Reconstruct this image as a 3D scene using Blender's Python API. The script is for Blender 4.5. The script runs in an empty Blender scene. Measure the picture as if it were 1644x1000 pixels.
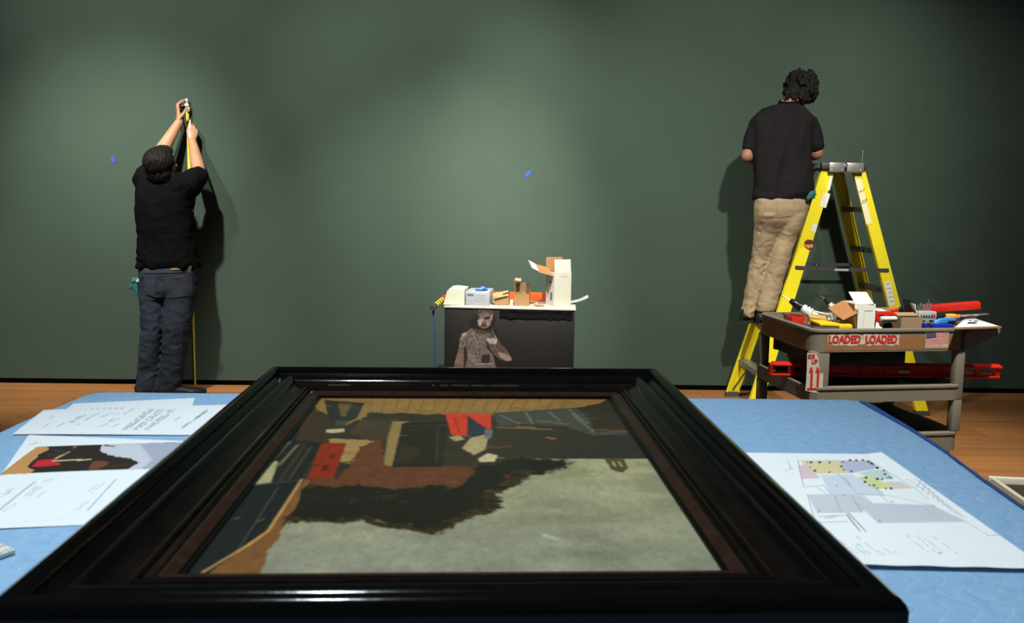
import bpy, bmesh, math, random
import numpy as np
from math import sin, cos, pi, radians, atan
from mathutils import Vector, Matrix, noise
from mathutils.bvhtree import BVHTree

S = bpy.context.scene
COL = S.collection
random.seed(4)
rng = np.random.default_rng(7)

# ------------------------------------------------------------------ camera
FPX, PPX, PPY, EYE = 1300.0, 822.0, 452.0, 1.38          # for a 1644 x 1000 picture
yaw, pitch, roll = radians(1.23), atan(133 / FPX), 0.0154
fwd = Vector((sin(yaw) * cos(pitch), cos(yaw) * cos(pitch), -sin(pitch)))
rgt0 = Vector((cos(yaw), -sin(yaw), 0))
up0 = rgt0.cross(fwd)
rgt = rgt0 * cos(roll) + up0 * sin(roll)
upv = -rgt0 * sin(roll) + up0 * cos(roll)
camd = bpy.data.cameras.new('camera')
camd.sensor_width = 36.0
camd.lens = FPX / 1644 * 36.0
camd.shift_y = (PPY - 500) / 1644
camd.clip_start = 0.05
camd.dof.use_dof = True
camd.dof.focus_distance = 4.4
camd.dof.aperture_fstop = 8.0
cam = bpy.data.objects.new('camera', camd)
COL.objects.link(cam)
m = Matrix((rgt, upv, -fwd)).transposed().to_4x4()
m.translation = Vector((0, 0, EYE))
cam.matrix_world = m
S.camera = cam

# ------------------------------------------------------------------ world, light, exposure
w = bpy.data.worlds.new('gallery dimness')
S.world = w
w.use_nodes = True
bg = w.node_tree.nodes['Background']
bg.inputs[0].default_value = (0.75, 0.85, 1.0, 1)
bg.inputs[1].default_value = 0.07

def spot(name, loc, target, power, size, blend=1.0, rad=0.06, col=(1, 0.95, 0.86)):
    d = bpy.data.lights.new(name, 'SPOT')
    d.energy = power; d.spot_size = radians(size); d.spot_blend = blend
    d.shadow_soft_size = rad; d.color = col
    o = bpy.data.objects.new(name, d)
    COL.objects.link(o)
    o.location = loc
    o.rotation_euler = (Vector(target) - Vector(loc)).to_track_quat('-Z', 'Y').to_euler()
    return o

WARM = (1.0, 0.96, 0.84); COOL = (0.84, 0.95, 1.0)
PIC_GAIN = 1.0
K = 2.45
spot('wall spotlight left', (-2.0, 2.6, 4.6), (-2.79, 5.83, .79), 800 * K, 36, rad=.09, col=WARM)
spot('wall spotlight far left', (-3.2, .81, 4.6), (-2.33, 5.83, 2.64), 578 * K, 36, rad=.09, col=WARM)
spot('wall spotlight centre', (.6, 2.6, 4.6), (-.53, 5.83, .38), 886 * K, 36, rad=.09, col=WARM)
spot('wall spotlight centre high', (0.1, 2.41, 4.6), (-.47, 5.83, 2.16), 370 * K, 36, rad=.09, col=WARM)
spot('wall spotlight cross', (-2.02, 2.6, 4.6), (1.16, 5.83, .73), 471 * K, 36, rad=.09, col=WARM)
spot('wall spotlight right', (1.52, .3, 4.6), (1.55, 5.83, 1.67), 670 * K, 40, rad=.09, col=WARM)
spot('wall spotlight far right', (1.6, 2.6, 4.6), (3.18, 5.83, 1.55), 148 * K, 36, rad=.09, col=WARM)
spot('table spotlight', (-.75, 0.85, 4.6), (-.1, 1.25, .92), 640, 50, col=COOL)
spot('cart spotlight', (1.5, 1.5, 4.6), (1.85, 3.72, .62), 1250, 34, rad=.09, col=WARM)
spot('floor spotlight right', (3.3, 3.6, 4.6), (3.1, 4.15, 0), 420, 34, rad=.09, col=WARM)


S.view_settings.view_transform = 'Standard'
S.view_settings.look = 'None'
S.view_settings.gamma = 1.0
S.view_settings.use_curve_mapping = False
S.view_settings.exposure = 0.0

# ------------------------------------------------------------------ helpers
def ray(px, py):
    return fwd + rgt * ((px - PPX) / FPX) - upv * ((py - PPY) / FPX)

def atz(px, py, z):
    d = ray(px, py)
    return Vector((0, 0, EYE)) + d * ((z - EYE) / d.z)

def aty(px, py, y):
    d = ray(px, py)
    return Vector((0, 0, EYE)) + d * (y / d.y)

def lin(c):
    c = np.asarray(c, dtype=float) / 255.0
    return np.where(c <= 0.04045, c / 12.92, ((c + 0.055) / 1.055) ** 2.4)

MATS = {}
def M(name, rgb, rough=0.6, metal=0.0, spec=0.5, var=None, bump=None, coat=0.0, stretch=None, trans=0.0, attr=None, rvar=0.0, obj_var=0.0):
    """procedural Principled material; var=(scale, amount) colour noise, bump=(scale, strength)"""
    if name in MATS: return MATS[name]
    mt = bpy.data.materials.new(name); mt.use_nodes = True
    nt = mt.node_tree; b = nt.nodes['Principled BSDF']; L = nt.links.new
    b.inputs['Base Color'].default_value = (*rgb, 1)
    b.inputs['Roughness'].default_value = rough
    b.inputs['Metallic'].default_value = metal
    b.inputs['Specular IOR Level'].default_value = spec
    b.inputs['Coat Weight'].default_value = coat
    b.inputs['Coat Roughness'].default_value = 0.08
    b.inputs['Transmission Weight'].default_value = trans
    tc = nt.nodes.new('ShaderNodeTexCoord')
    vec = tc.outputs['Object']
    if stretch:
        mp = nt.nodes.new('ShaderNodeMapping'); mp.inputs['Scale'].default_value = stretch
        L(vec, mp.inputs['Vector']); vec = mp.outputs['Vector']
    src = None
    if attr:
        a = nt.nodes.new('ShaderNodeAttribute'); a.attribute_name = attr
        src = a.outputs['Color']
    if var:
        n = nt.nodes.new('ShaderNodeTexNoise'); n.inputs['Scale'].default_value = var[0]; n.inputs['Detail'].default_value = 5
        L(vec, n.inputs['Vector'])
        mr = nt.nodes.new('ShaderNodeMapRange')
        mr.inputs['From Min'].default_value = 0.25; mr.inputs['From Max'].default_value = 0.75
        mr.inputs['To Min'].default_value = 1 - var[1]; mr.inputs['To Max'].default_value = 1 + var[1]
        L(n.outputs['Fac'], mr.inputs['Value'])
        vm = nt.nodes.new('ShaderNodeVectorMath'); vm.operation = 'SCALE'
        if src: L(src, vm.inputs[0])
        else: vm.inputs[0].default_value = rgb
        L(mr.outputs['Result'], vm.inputs['Scale'])
        src = vm.outputs['Vector']
        if rvar:
            rr = nt.nodes.new('ShaderNodeMapRange')
            rr.inputs['From Min'].default_value = 0.3; rr.inputs['From Max'].default_value = 0.7
            rr.inputs['To Min'].default_value = rough - rvar; rr.inputs['To Max'].default_value = rough + rvar
            L(n.outputs['Fac'], rr.inputs['Value']); L(rr.outputs['Result'], b.inputs['Roughness'])
    if obj_var:
        oi = nt.nodes.new('ShaderNodeObjectInfo')
        mr = nt.nodes.new('ShaderNodeMapRange')
        mr.inputs['To Min'].default_value = 1 - obj_var; mr.inputs['To Max'].default_value = 1 + obj_var
        L(oi.outputs['Random'], mr.inputs['Value'])
        vm = nt.nodes.new('ShaderNodeVectorMath'); vm.operation = 'SCALE'
        if src: L(src, vm.inputs[0])
        else: vm.inputs[0].default_value = rgb
        L(mr.outputs['Result'], vm.inputs['Scale']); src = vm.outputs['Vector']
    if src: L(src, b.inputs['Base Color'])
    if bump:
        n = nt.nodes.new('ShaderNodeTexNoise'); n.inputs['Scale'].default_value = bump[0]; n.inputs['Detail'].default_value = 4
        L(vec, n.inputs['Vector'])
        bp = nt.nodes.new('ShaderNodeBump'); bp.inputs['Strength'].default_value = bump[1]; bp.inputs['Distance'].default_value = 0.01
        L(n.outputs['Fac'], bp.inputs['Height']); L(bp.outputs['Normal'], b.inputs['Normal'])
    MATS[name] = mt
    return mt

class MB:
    """mesh builder: add shapes, then build() links ONE object"""
    def __init__(self): self.bm = bmesh.new()
    def _merge(self, t, mtx=None):
        if mtx is not None: bmesh.ops.transform(t, matrix=mtx, verts=t.verts)
        me = bpy.data.meshes.new('tmp'); t.to_mesh(me); t.free()
        self.bm.from_mesh(me); bpy.data.meshes.remove(me)
        return self
    def box(self, c, s, bev=0.0, rot=None, seg=2, mtx=None):
        t = bmesh.new(); bmesh.ops.create_cube(t, size=1)
        bmesh.ops.scale(t, vec=s, verts=t.verts)
        if bev: bmesh.ops.bevel(t, geom=t.edges[:], offset=min(bev, min(s) * .45), segments=seg, affect='EDGES', profile=0.5)
        mm = Matrix.Translation(c)
        if rot: mm = mm @ Matrix.Rotation(rot[2], 4, 'Z') @ Matrix.Rotation(rot[1], 4, 'Y') @ Matrix.Rotation(rot[0], 4, 'X')
        if mtx is not None: mm = mtx @ mm
        return self._merge(t, mm)
    def loft(self, rings, closed=True, cap=True):
        """rings: list of lists of points, the same count in each"""
        bm = self.bm; vr = [[bm.verts.new(p) for p in r] for r in rings]
        n = len(rings[0])
        for a, b in zip(vr, vr[1:]):
            for i in range(n if closed else n - 1):
                j = (i + 1) % n
                bm.faces.new((a[i], a[j], b[j], b[i]))
        if cap and closed:
            bm.faces.new(list(reversed(vr[0]))); bm.faces.new(vr[-1])
        return self
    def tube(self, pts, r, seg=10, cap=True):
        pts = [Vector(p) for p in pts]; rs = r if hasattr(r, '__len__') else [r] * len(pts)
        rings = []; prev = None
        for i, p in enumerate(pts):
            t = (pts[min(i + 1, len(pts) - 1)] - pts[max(i - 1, 0)]).normalized()
            if prev is None:
                prev = t.orthogonal().normalized()
            u = (prev - t * prev.dot(t)).normalized(); v = t.cross(u); prev = u
            rings.append([p + (u * cos(a) + v * sin(a)) * rs[i] for a in [2 * pi * k / seg for k in range(seg)]])
        return self.loft(rings, True, cap)
    def cap_tube(self, a, ra, b, rb, seg=14):
        a = Vector(a); b = Vector(b); d = (b - a); L_ = d.length; t = d.normalized() if L_ > 1e-6 else Vector((0, 0, 1))
        pts = []; rs = []
        for k in range(5):
            q = pi / 2 * k / 5
            pts.append(a - t * ra * cos(q)); rs.append(max(ra * sin(q), ra * .08))
        pts.append(a); rs.append(ra)
        pts.append(b); rs.append(rb)
        for k in range(4, -1, -1):
            q = pi / 2 * k / 5
            pts.append(b + t * rb * cos(q)); rs.append(max(rb * sin(q), rb * .08))
        return self.tube(pts, rs, seg)
    def chain(self, pts, rs, seg=14):
        for i in range(len(pts) - 1): self.cap_tube(pts[i], rs[i], pts[i + 1], rs[i + 1], seg)
        return self
    def ell(self, c, s, rot=None, sub=3):
        t = bmesh.new(); bmesh.ops.create_icosphere(t, subdivisions=sub, radius=1)
        mm = Matrix.Translation(c)
        if rot: mm = mm @ Matrix.Rotation(rot[2], 4, 'Z') @ Matrix.Rotation(rot[1], 4, 'Y') @ Matrix.Rotation(rot[0], 4, 'X')
        mm = mm @ Matrix.Diagonal((*s, 1))
        return self._merge(t, mm)
    def prism(self, poly, h, mtx=None, bev=0.0):
        """poly: xy points, extruded by h along z, then mtx"""
        t = bmesh.new(); vs = [t.verts.new((p[0], p[1], 0)) for p in poly]
        f = t.faces.new(vs)
        r = bmesh.ops.extrude_face_region(t, geom=[f])
        bmesh.ops.translate(t, vec=(0, 0, h), verts=[v for v in r['geom'] if isinstance(v, bmesh.types.BMVert)])
        bmesh.ops.recalc_face_normals(t, faces=t.faces)
        if bev: bmesh.ops.bevel(t, geom=t.edges[:], offset=bev, segments=2, affect='EDGES')
        return self._merge(t, mtx)
    def poly(self, pts):
        self.bm.faces.new([self.bm.verts.new(p) for p in pts]); return self
    def mesh(self, me, mtx):
        t = bmesh.new(); t.from_mesh(me); return self._merge(t, mtx)
    def build(self, name, mat, parent=None, smooth=35, loc=None, rotz=0.0, fixn=True):
        if fixn: bmesh.ops.recalc_face_normals(self.bm, faces=self.bm.faces)
        me = bpy.data.meshes.new(name); self.bm.to_mesh(me); self.bm.free()
        return link(name, me, mat, parent, smooth, loc, rotz)

def link(name, me, mat, parent=None, smooth=35, loc=None, rotz=0.0):
    if mat is not None and not me.materials: me.materials.append(mat)
    if smooth:
        me.shade_smooth(); me.set_sharp_from_angle(angle=radians(smooth))
    o = bpy.data.objects.new(name, me); COL.objects.link(o)
    if parent is not None: o.parent = parent
    if loc is not None: o.location = loc
    o.rotation_euler.z = rotz
    return o

def tag(o, label, cat=None, group=None):
    o['label'] = label
    if cat: o['category'] = cat
    if group: o['group'] = group
    return o

def thing(name, label, cat, loc=(0, 0, 0), rotz=0.0, group=None, rot=None):
    o = bpy.data.objects.new(name, None); COL.objects.link(o)
    o.empty_display_size = 0.05
    o.location = loc; o.rotation_euler = rot if rot else (0, 0, rotz)
    return tag(o, label, cat, group)

def structure(o):
    o['kind'] = 'structure'; return o

def text_mesh(body, size, bold=0.0, align='CENTER', sx=1.0):
    c = bpy.data.curves.new('lettering', 'FONT'); c.body = body; c.size = size; c.offset = bold
    c.align_x = align; c.align_y = 'CENTER'; c.resolution_u = 3
    o = bpy.data.objects.new('lettering', c); COL.objects.link(o)
    dg = bpy.context.evaluated_depsgraph_get()
    me = bpy.data.meshes.new_from_object(o.evaluated_get(dg))
    bpy.data.objects.remove(o); bpy.data.curves.remove(c)
    me.transform(Matrix.Diagonal((sx, 1, 1, 1)))
    return me

def frame3(origin, xdir, ydir):
    """matrix whose local x, y lie along xdir, ydir on a surface and z is their normal"""
    x = Vector(xdir).normalized(); y = Vector(ydir); y = (y - x * y.dot(x)).normalized(); z = x.cross(y)
    mm = Matrix((x, y, z)).transposed().to_4x4(); mm.translation = Vector(origin)
    return mm

def remesh(mb, name, voxel, mat, parent, smooth_it=6, disp=None, smooth=180):
    bmesh.ops.recalc_face_normals(mb.bm, faces=mb.bm.faces)
    me = bpy.data.meshes.new(name); mb.bm.to_mesh(me); mb.bm.free()
    o = bpy.data.objects.new(name, me); COL.objects.link(o)
    md = o.modifiers.new('r', 'REMESH'); md.mode = 'VOXEL'; md.voxel_size = voxel; md.adaptivity = 0
    dg = bpy.context.evaluated_depsgraph_get()
    m2 = bpy.data.meshes.new_from_object(o.evaluated_get(dg))
    bpy.data.objects.remove(o); bpy.data.meshes.remove(me)
    n = len(m2.vertices); co = np.empty(n * 3); m2.vertices.foreach_get('co', co); co = co.reshape(-1, 3)
    e = np.empty(len(m2.edges) * 2, dtype=int); m2.edges.foreach_get('vertices', e); e = e.reshape(-1, 2)
    deg = np.bincount(e.ravel(), minlength=n)[:, None].astype(float)
    for _ in range(smooth_it):
        acc = np.zeros_like(co)
        for k in range(3):
            acc[:, k] = np.bincount(e[:, 0], co[e[:, 1], k], n) + np.bincount(e[:, 1], co[e[:, 0], k], n)
        co = co * 0.4 + acc / np.maximum(deg, 1) * 0.6
    m2.vertices.foreach_set('co', co.ravel()); m2.update()
    if disp:
        nn = np.empty(n * 3); m2.vertex_normals.foreach_get('vector', nn); nn = nn.reshape(-1, 3)
        d = np.array([disp(Vector(p), Vector(q)) for p, q in zip(co, nn)])[:, None]
        co = co + nn * d
        m2.vertices.foreach_set('co', co.ravel()); m2.update()
    m2.materials.clear()
    m2.name = name
    return link(name, m2, mat, parent, smooth)

def bvh_of(o):
    bm = bmesh.new(); bm.from_mesh(o.data); t = BVHTree.FromBMesh(bm); bm.free(); return t

def drape(name, tree, quad, nx, nz, off, mat, parent, direction=(0, 1, 0), thick=0.0):
    """patch of cloth or print laid onto a surface: quad corners (4 points) projected along direction"""
    q = [Vector(p) for p in quad]; d = Vector(direction).normalized(); mb = MB(); g = []
    for j in range(nz + 1):
        row = []
        for i in range(nx + 1):
            u = i / nx; v = j / nz
            p = (q[0] * (1 - u) + q[1] * u) * (1 - v) + (q[3] * (1 - u) + q[2] * u) * v
            h = tree.ray_cast(p - d * 0.6, d)
            row.append(h[0] - d * off if h[0] is not None else None)
        g.append(row)
    vs = [[mb.bm.verts.new(p) if p is not None else None for p in r] for r in g]
    for j in range(nz):
        for i in range(nx):
            f = (vs[j][i], vs[j][i + 1], vs[j + 1][i + 1], vs[j + 1][i])
            if all(f): mb.bm.faces.new(f)
    bmesh.ops.delete(mb.bm, geom=[v for v in mb.bm.verts if not v.link_faces], context='VERTS')
    if thick:
        bmesh.ops.recalc_face_normals(mb.bm, faces=mb.bm.faces)
        bmesh.ops.solidify(mb.bm, geom=mb.bm.faces[:], thickness=thick)
    return mb.build(name, mat, parent, 60)

# ------------------------------------------------------------------ flat printing (colour laid on a grid of points)
def vnoise(ny, nx, cy, cx, seed):
    r = np.random.default_rng(seed); g = r.random((cy + 2, cx + 2))
    y = np.linspace(0, cy, ny); x = np.linspace(0, cx, nx)
    y0 = y.astype(int); x0 = x.astype(int); fy = (y - y0)[:, None]; fx = (x - x0)[None, :]
    fy = fy * fy * (3 - 2 * fy); fx = fx * fx * (3 - 2 * fx)
    a = g[np.ix_(y0, x0)]; b = g[np.ix_(y0, x0 + 1)]; c = g[np.ix_(y0 + 1, x0)]; d = g[np.ix_(y0 + 1, x0 + 1)]
    return (a * (1 - fx) + b * fx) * (1 - fy) + (c * (1 - fx) + d * fx) * fy

class Print:
    def __init__(s, nx, ny, x0, x1, y0, y1, rgb):
        s.nx, s.ny = nx, ny; s.b = (x0, x1, y0, y1)
        s.X, s.Y = np.meshgrid(np.linspace(x0, x1, nx), np.linspace(y0, y1, ny))
        s.c = np.zeros((ny, nx, 3)) + np.array(rgb, float)
        s.alpha = None
    def inside(s, pts, X, Y):
        r = np.zeros(X.shape, bool); n = len(pts)
        for i in range(n):
            xa, ya = pts[i]; xb, yb = pts[(i + 1) % n]
            if ya == yb: continue
            c = ((ya > Y) != (yb > Y)) & (X < (xb - xa) * (Y - ya) / (yb - ya) + xa)
            r ^= c
        return r
    def poly(s, pts, rgb, a=1.0, rough=0.0, cells=24, seed=1, soft=0):
        X, Y = s.X, s.Y
        if rough:
            for f_, a_ in ((1, 2.0), (3, 1.1), (7, .55)):
                X = X + (vnoise(s.ny, s.nx, cells * f_, cells * f_, seed + f_) - .5) * rough * a_
                Y = Y + (vnoise(s.ny, s.nx, cells * f_, cells * f_, seed + f_ + 9) - .5) * rough * a_
        mk = s.inside(pts, X, Y).astype(float)
        for _ in range(soft):
            mk = (mk + np.roll(mk, 1, 0) + np.roll(mk, -1, 0) + np.roll(mk, 1, 1) + np.roll(mk, -1, 1)) / 5
        mk = (mk * a)[..., None]
        s.c = s.c * (1 - mk) + np.array(rgb, float) * mk
        return s
    def stroke(s, a, b, wd, rgb, al=1.0, dash=0):
        ax, ay = a; bx, by = b; dx, dy = bx - ax, by - ay; L2 = dx * dx + dy * dy + 1e-12
        x0, x1, y0, y1 = s.b; pad = wd * 1.2
        i0 = max(0, int((min(ax, bx) - pad - x0) / (x1 - x0) * (s.nx - 1))); i1 = min(s.nx, int((max(ax, bx) + pad - x0) / (x1 - x0) * (s.nx - 1)) + 2)
        j0 = max(0, int((min(ay, by) - pad - y0) / (y1 - y0) * (s.ny - 1))); j1 = min(s.ny, int((max(ay, by) + pad - y0) / (y1 - y0) * (s.ny - 1)) + 2)
        if i1 <= i0 or j1 <= j0: return s
        w_ = (slice(j0, j1), slice(i0, i1)); X, Y = s.X[w_], s.Y[w_]
        t = np.clip(((X - ax) * dx + (Y - ay) * dy) / L2, 0, 1)
        d = np.hypot(X - ax - t * dx, Y - ay - t * dy)
        mk = np.clip(1.5 - d / (wd * .5), 0, 1) * al
        if dash: mk = mk * ((vnoise(1, 400, 1, dash, int(abs(ax * 9999) + abs(ay * 7777)) % 9973)[0][(t * 399).astype(int)] > .36) * 1.0)
        mk = mk[..., None]
        s.c[w_] = s.c[w_] * (1 - mk) + np.array(rgb, float) * mk
        return s
    def grain(s, amt, cells, seed=3):
        s.c = s.c * (1 + (vnoise(s.ny, s.nx, cells, cells, seed) - .5)[..., None] * 2 * amt); return s
    def build(s, name, mat, parent, place, keep=None, gain=1.0):
        """place(x, y) -> point; keep = mask of the points to keep"""
        ny, nx = s.ny, s.nx
        co = np.array([place(x, y) for x, y in zip(s.X.ravel(), s.Y.ravel())])
        idx = np.arange(nx * ny).reshape(ny, nx)
        f = np.stack([idx[:-1, :-1], idx[:-1, 1:], idx[1:, 1:], idx[1:, :-1]], -1).reshape(-1, 4)
        col = lin(np.clip(s.c, 0, 255)).reshape(-1, 3) * gain
        if keep is not None:
            k = keep.ravel(); f = f[k[f].all(1)]
            used = np.unique(f); rem = -np.ones(nx * ny, int); rem[used] = np.arange(len(used))
            f = rem[f]; co = co[used]; col = col[used]
        me = bpy.data.meshes.new(name); me.from_pydata(co.tolist(), [], f.tolist())
        at = me.color_attributes.new('ink', 'FLOAT_COLOR', 'POINT')
        at.data.foreach_set('color', np.c_[col, np.ones(len(col))].ravel())
        return link(name, me, mat, parent, 180)

# ================================================================== the room
WALL_Y = 5.83
wall_m = M('green wall fabric', (0.0435, 0.068, 0.0530), 0.85, spec=0.2, var=(2.5, 0.05), bump=(420, 0.12))
o = MB().box((0, WALL_Y + .06, 2.34), (14, .12, 4.61)).build('wall_back', wall_m); structure(o)
o = MB().box((0, WALL_Y + .08, .0175), (14, .08, .035)).build('baseboard_back', M('black recess', (0.006, 0.006, 0.006), 0.8)); structure(o)

fl = structure(MB().box((0, 2.2, -.062), (14, 7.6, .1)).build('floor', M('dark subfloor', (0.03, 0.016, 0.008), 0.8)))
wood = M('oak boards', (0.31, 0.135, 0.045), 0.42, var=(3.0, 0.2), stretch=(0.35, 9.0, 9.0), obj_var=0.13, bump=(6, 0.05), spec=0.4)
PW = 0.19
plank_me = []
for L_ in (1.7, 2.1, 2.5):
    mb = MB().box((L_ / 2, 0, -.006), (L_ - .004, PW - .004, .012), .0015, seg=1)
    me = bpy.data.meshes.new('plank'); mb.bm.to_mesh(me); mb.bm.free(); me.materials.append(wood); plank_me.append((L_, me))
y = WALL_Y - PW / 2
while y > -1.2:
    x = -5.6 + rng.random() * 1.6 - 1.0
    while x < 5.4:
        L_, me = plank_me[rng.integers(0, 3)]
        p = bpy.data.objects.new('plank', me); COL.objects.link(p); p.parent = fl; p.location = (x, y, 0)
        x += L_
    y -= PW

# ================================================================== table and moving blanket
TZ = 0.918                                     # top of the blanket
RZ = radians(1.5)
tb = thing('work_table', 'long work table hidden beneath the pale blue blanket in the foreground', 'table', (-.06, 1.17, 0), RZ)
steel = M('grey steel', (0.22, 0.22, 0.21), 0.4, metal=0.8)
MB().box((0, 0, TZ - .0285), (1.56, 1.28, .035), .004).build('table_top', M('plain plywood', (.35, .25, .15), .6, var=(4, .2)), tb)
for sx in (-1, 1):
    for sy in (-1, 1):
        MB().box((sx * .72, sy * .58, (TZ - .046) / 2), (.05, .05, TZ - .046), .004).build('leg', steel, tb)
for sy in (-1, 1): MB().box((0, sy * .58, .8), (1.388, .03, .08)).build('apron', steel, tb)

def blanket_mat():
    mt = bpy.data.materials.new('quilted pale blue cotton'); mt.use_nodes = True
    nt = mt.node_tree; b = nt.nodes['Principled BSDF']; L = nt.links.new
    b.inputs['Roughness'].default_value = 0.9; b.inputs['Specular IOR Level'].default_value = 0.15
    b.inputs['Sheen Weight'].default_value = 0.15
    at = nt.nodes.new('ShaderNodeTexCoord'); sp = nt.nodes.new('ShaderNodeSeparateXYZ'); L(at.outputs['Object'], sp.inputs[0])
    def mth(op, a, c=None):
        n = nt.nodes.new('ShaderNodeMath'); n.operation = op
        for i, v in enumerate((a, c)):
            if v is None: continue
            if isinstance(v, (int, float)): n.inputs[i].default_value = v
            else: L(v, n.inputs[i])
        return n.outputs[0]
    A, Lw, P = 0.014, 0.075, 0.038
    s1 = mth('MULTIPLY', mth('SINE', mth('MULTIPLY', sp.outputs['Y'], 2 * pi / Lw)), A)
    f = mth('FRACT', mth('DIVIDE', mth('ADD', sp.outputs['X'], s1), P))
    dst = mth('ABSOLUTE', mth('SUBTRACT', f, 0.5))                 # 0 on the seam
    line = mth('SUBTRACT', 1.0, mth('MINIMUM', mth('DIVIDE', dst, 0.045), 1.0))
    nz = nt.nodes.new('ShaderNodeTexNoise'); nz.inputs['Scale'].default_value = 60; nz.inputs['Detail'].default_value = 6
    L(at.outputs['Object'], nz.inputs['Vector'])
    mx = nt.nodes.new('ShaderNodeMix'); mx.data_type = 'RGBA'
    mx.inputs[6].default_value = (0.32, 0.54, 0.80, 1); mx.inputs[7].default_value = (0.60, 0.78, 0.95, 1)
    L(mth('MULTIPLY', line, 0.42), mx.inputs[0])
    m2 = nt.nodes.new('ShaderNodeMix'); m2.data_type = 'RGBA'; m2.blend_type = 'MULTIPLY'; m2.inputs[0].default_value = 0.35
    L(mx.outputs[2], m2.inputs[6]); L(nz.outputs['Fac'], m2.inputs[7])
    L(m2.outputs[2], b.inputs['Base Color'])
    bp = nt.nodes.new('ShaderNodeBump'); bp.inputs['Strength'].default_value = 0.3; bp.inputs['Distance'].default_value = 0.004
    hgt = mth('ADD', mth('SQRT', mth('MINIMUM', mth('MULTIPLY', dst, 5), 1.0)), mth('MULTIPLY', nz.outputs['Fac'], 0.5))
    L(hgt, bp.inputs['Height']); L(bp.outputs['Normal'], b.inputs['Normal'])
    return mt

BR = 0.022
def xleft(y): return -0.952 + 0.012 * sin(y * 7)
def xright(y): return 0.79 + (y - 0.6) * 0.087 + 0.006 * sin(y * 9)
YF = 1.885
def blanket_pt(px, py, lift=0.0, extra=0.0):
    """flat cloth position -> draped position over the table's edge"""
    yy = min(py, YF - BR - .03)
    l, r = xleft(yy) + BR + .03, xright(yy) - BR - .03
    cx = min(max(px, l), r); cy = yy
    dx, dy = px - cx, py - cy; d = math.hypot(dx, dy)
    z = TZ + 0.0008 * noise.noise(Vector((px * 6, py * 6, 0))) + lift
    if d < 1e-6: return Vector((px, py, z))
    ux, uy = dx / d, dy / d
    if d < .03: return Vector((px, py, z))
    e = d - .03
    if e < BR * pi / 2:
        q = e / BR
        return Vector((cx + ux * (.03 + (BR + lift) * sin(q)), cy + uy * (.03 + (BR + lift) * sin(q)), TZ - BR + (BR + lift) * cos(q)))
    h = e - BR * pi / 2
    out = 0.03 + BR + lift + extra + h * 0.12 + 0.012 * sin((px * ux if abs(uy) > .7 else py) * 26) * min(1, h * 6)
    return Vector((cx + ux * out, cy + uy * out, TZ - BR - h))
bl = thing('moving_blanket', 'pale blue quilted moving blanket covering the foreground table', 'blanket')
NX, NY = 190, 130
xs = np.linspace(-1.28, 1.22, NX); ys = np.linspace(.46, YF + .26, NY)
mb = MB(); g = [[mb.bm.verts.new(blanket_pt(x, y)) for x in xs] for y in ys]
for j in range(NY - 1):
    for i in range(NX - 1):
        mb.bm.faces.new((g[j][i], g[j][i + 1], g[j + 1][i + 1], g[j + 1][i]))
mb.build('quilted_cloth', blanket_mat(), bl, 180, fixn=False)
mb = MB(); rows = []
for y in np.linspace(.5, YF - .04, 60):
    tt_ = max(0, (y - 1.45) / .43); wd = .012 + .02 * tt_
    rows.append([mb.bm.verts.new(blanket_pt(xright(min(y, YF - BR - .03)) - BR - .005 - .016 * tt_ + q, y, .0022)) for q in np.linspace(0.006, 0.006 + wd + .05, 10)])
for a, b_ in zip(rows, rows[1:]):
    for i in range(9): mb.bm.faces.new((a[i], a[i + 1], b_[i + 1], b_[i]))
tag(mb.build('binding', M('dark blue binding tape', (0.025, 0.10, 0.36), 0.7, bump=(200, .2)), bl, 180, fixn=False), 'darker blue binding tape along the right edge')

# ================================================================== the framed picture lying on the blanket
PB = TZ + 0.0040
fp = thing('framed_painting', 'upside-down painting in a wide black moulded frame lying on the blanket', 'painting', (-.049, 1.3182, PB), RZ)
hw, hd = .4569, .5601
prof = [(0, 0), (0, .050), (.002, .056), (.006, .061), (.012, .064), (.018, .0645), (.023, .062), (.026, .057), (.0275, .051),
        (.031, .0475), (.036, .0465), (.040, .048), (.045, .0525), (.051, .0555), (.057, .056), (.063, .0535), (.068, .049), (.0705, .0455),
        (.073, .0445), (.080, .0435), (.088, .042), (.090, .0425), (.092, .0455), (.095, .0465), (.098, .0450), (.0995, .0415),
        (.101, .042), (.103, .0445), (.106, .0445), (.108, .0405), (.110, .0395), (.113, .0395), (.113, 0)]
sight = [(.113, .002), (.113, .041), (.116, .0415), (.122, .039), (.1275, .0355), (.128, .0335), (.1325, .0335), (.1325, .002)]
ebony = M('black polished moulding', (0.0030, 0.0027, 0.0027), 0.12, spec=0.13, var=(14, 0.3), bump=(60, 0.015))
brown = M('red brown sight edge', (0.026, 0.0115, 0.0075), 0.26, spec=0.15, var=(30, 0.35))
def mitre(pr, side):
    pr = [(u * 1.082, h if h < .003 else h - .0078 * min(1, max(0, (u - .03) / .07))) for u, h in pr]
    rings = []
    for e in (-1, 1):
        ring = []
        for u, h in pr:
            if side == 'r': p = (hw - u, e * (hd - u), h)
            elif side == 'l': p = (-hw + u, -e * (hd - u), h)
            elif side == 'f': p = (-e * (hw - u), hd - u, h)
            else: p = (e * (hw - u), -hd + u, h)
            ring.append(p)
        rings.append(ring)
    return MB().loft(rings)
k_in = [p[0] for p in prof].index(.0705)
outer = prof[:k_in + 1] + [(.0705, 0)]; inner = [(.0705, .001)] + prof[k_in:-1] + [(.113, .001)]
umber = M('brown black moulding', (.0066, .0043, .0036), .14, spec=.14, var=(20, .35), bump=(60, .015))
rebate = [(.1275, .002), (.1275, .0348), (.1290, .0335), (.1340, .0332), (.1340, .002)]
sight = [p for p in sight if p[0] < .1278] + [(.1275, .002)]
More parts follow.
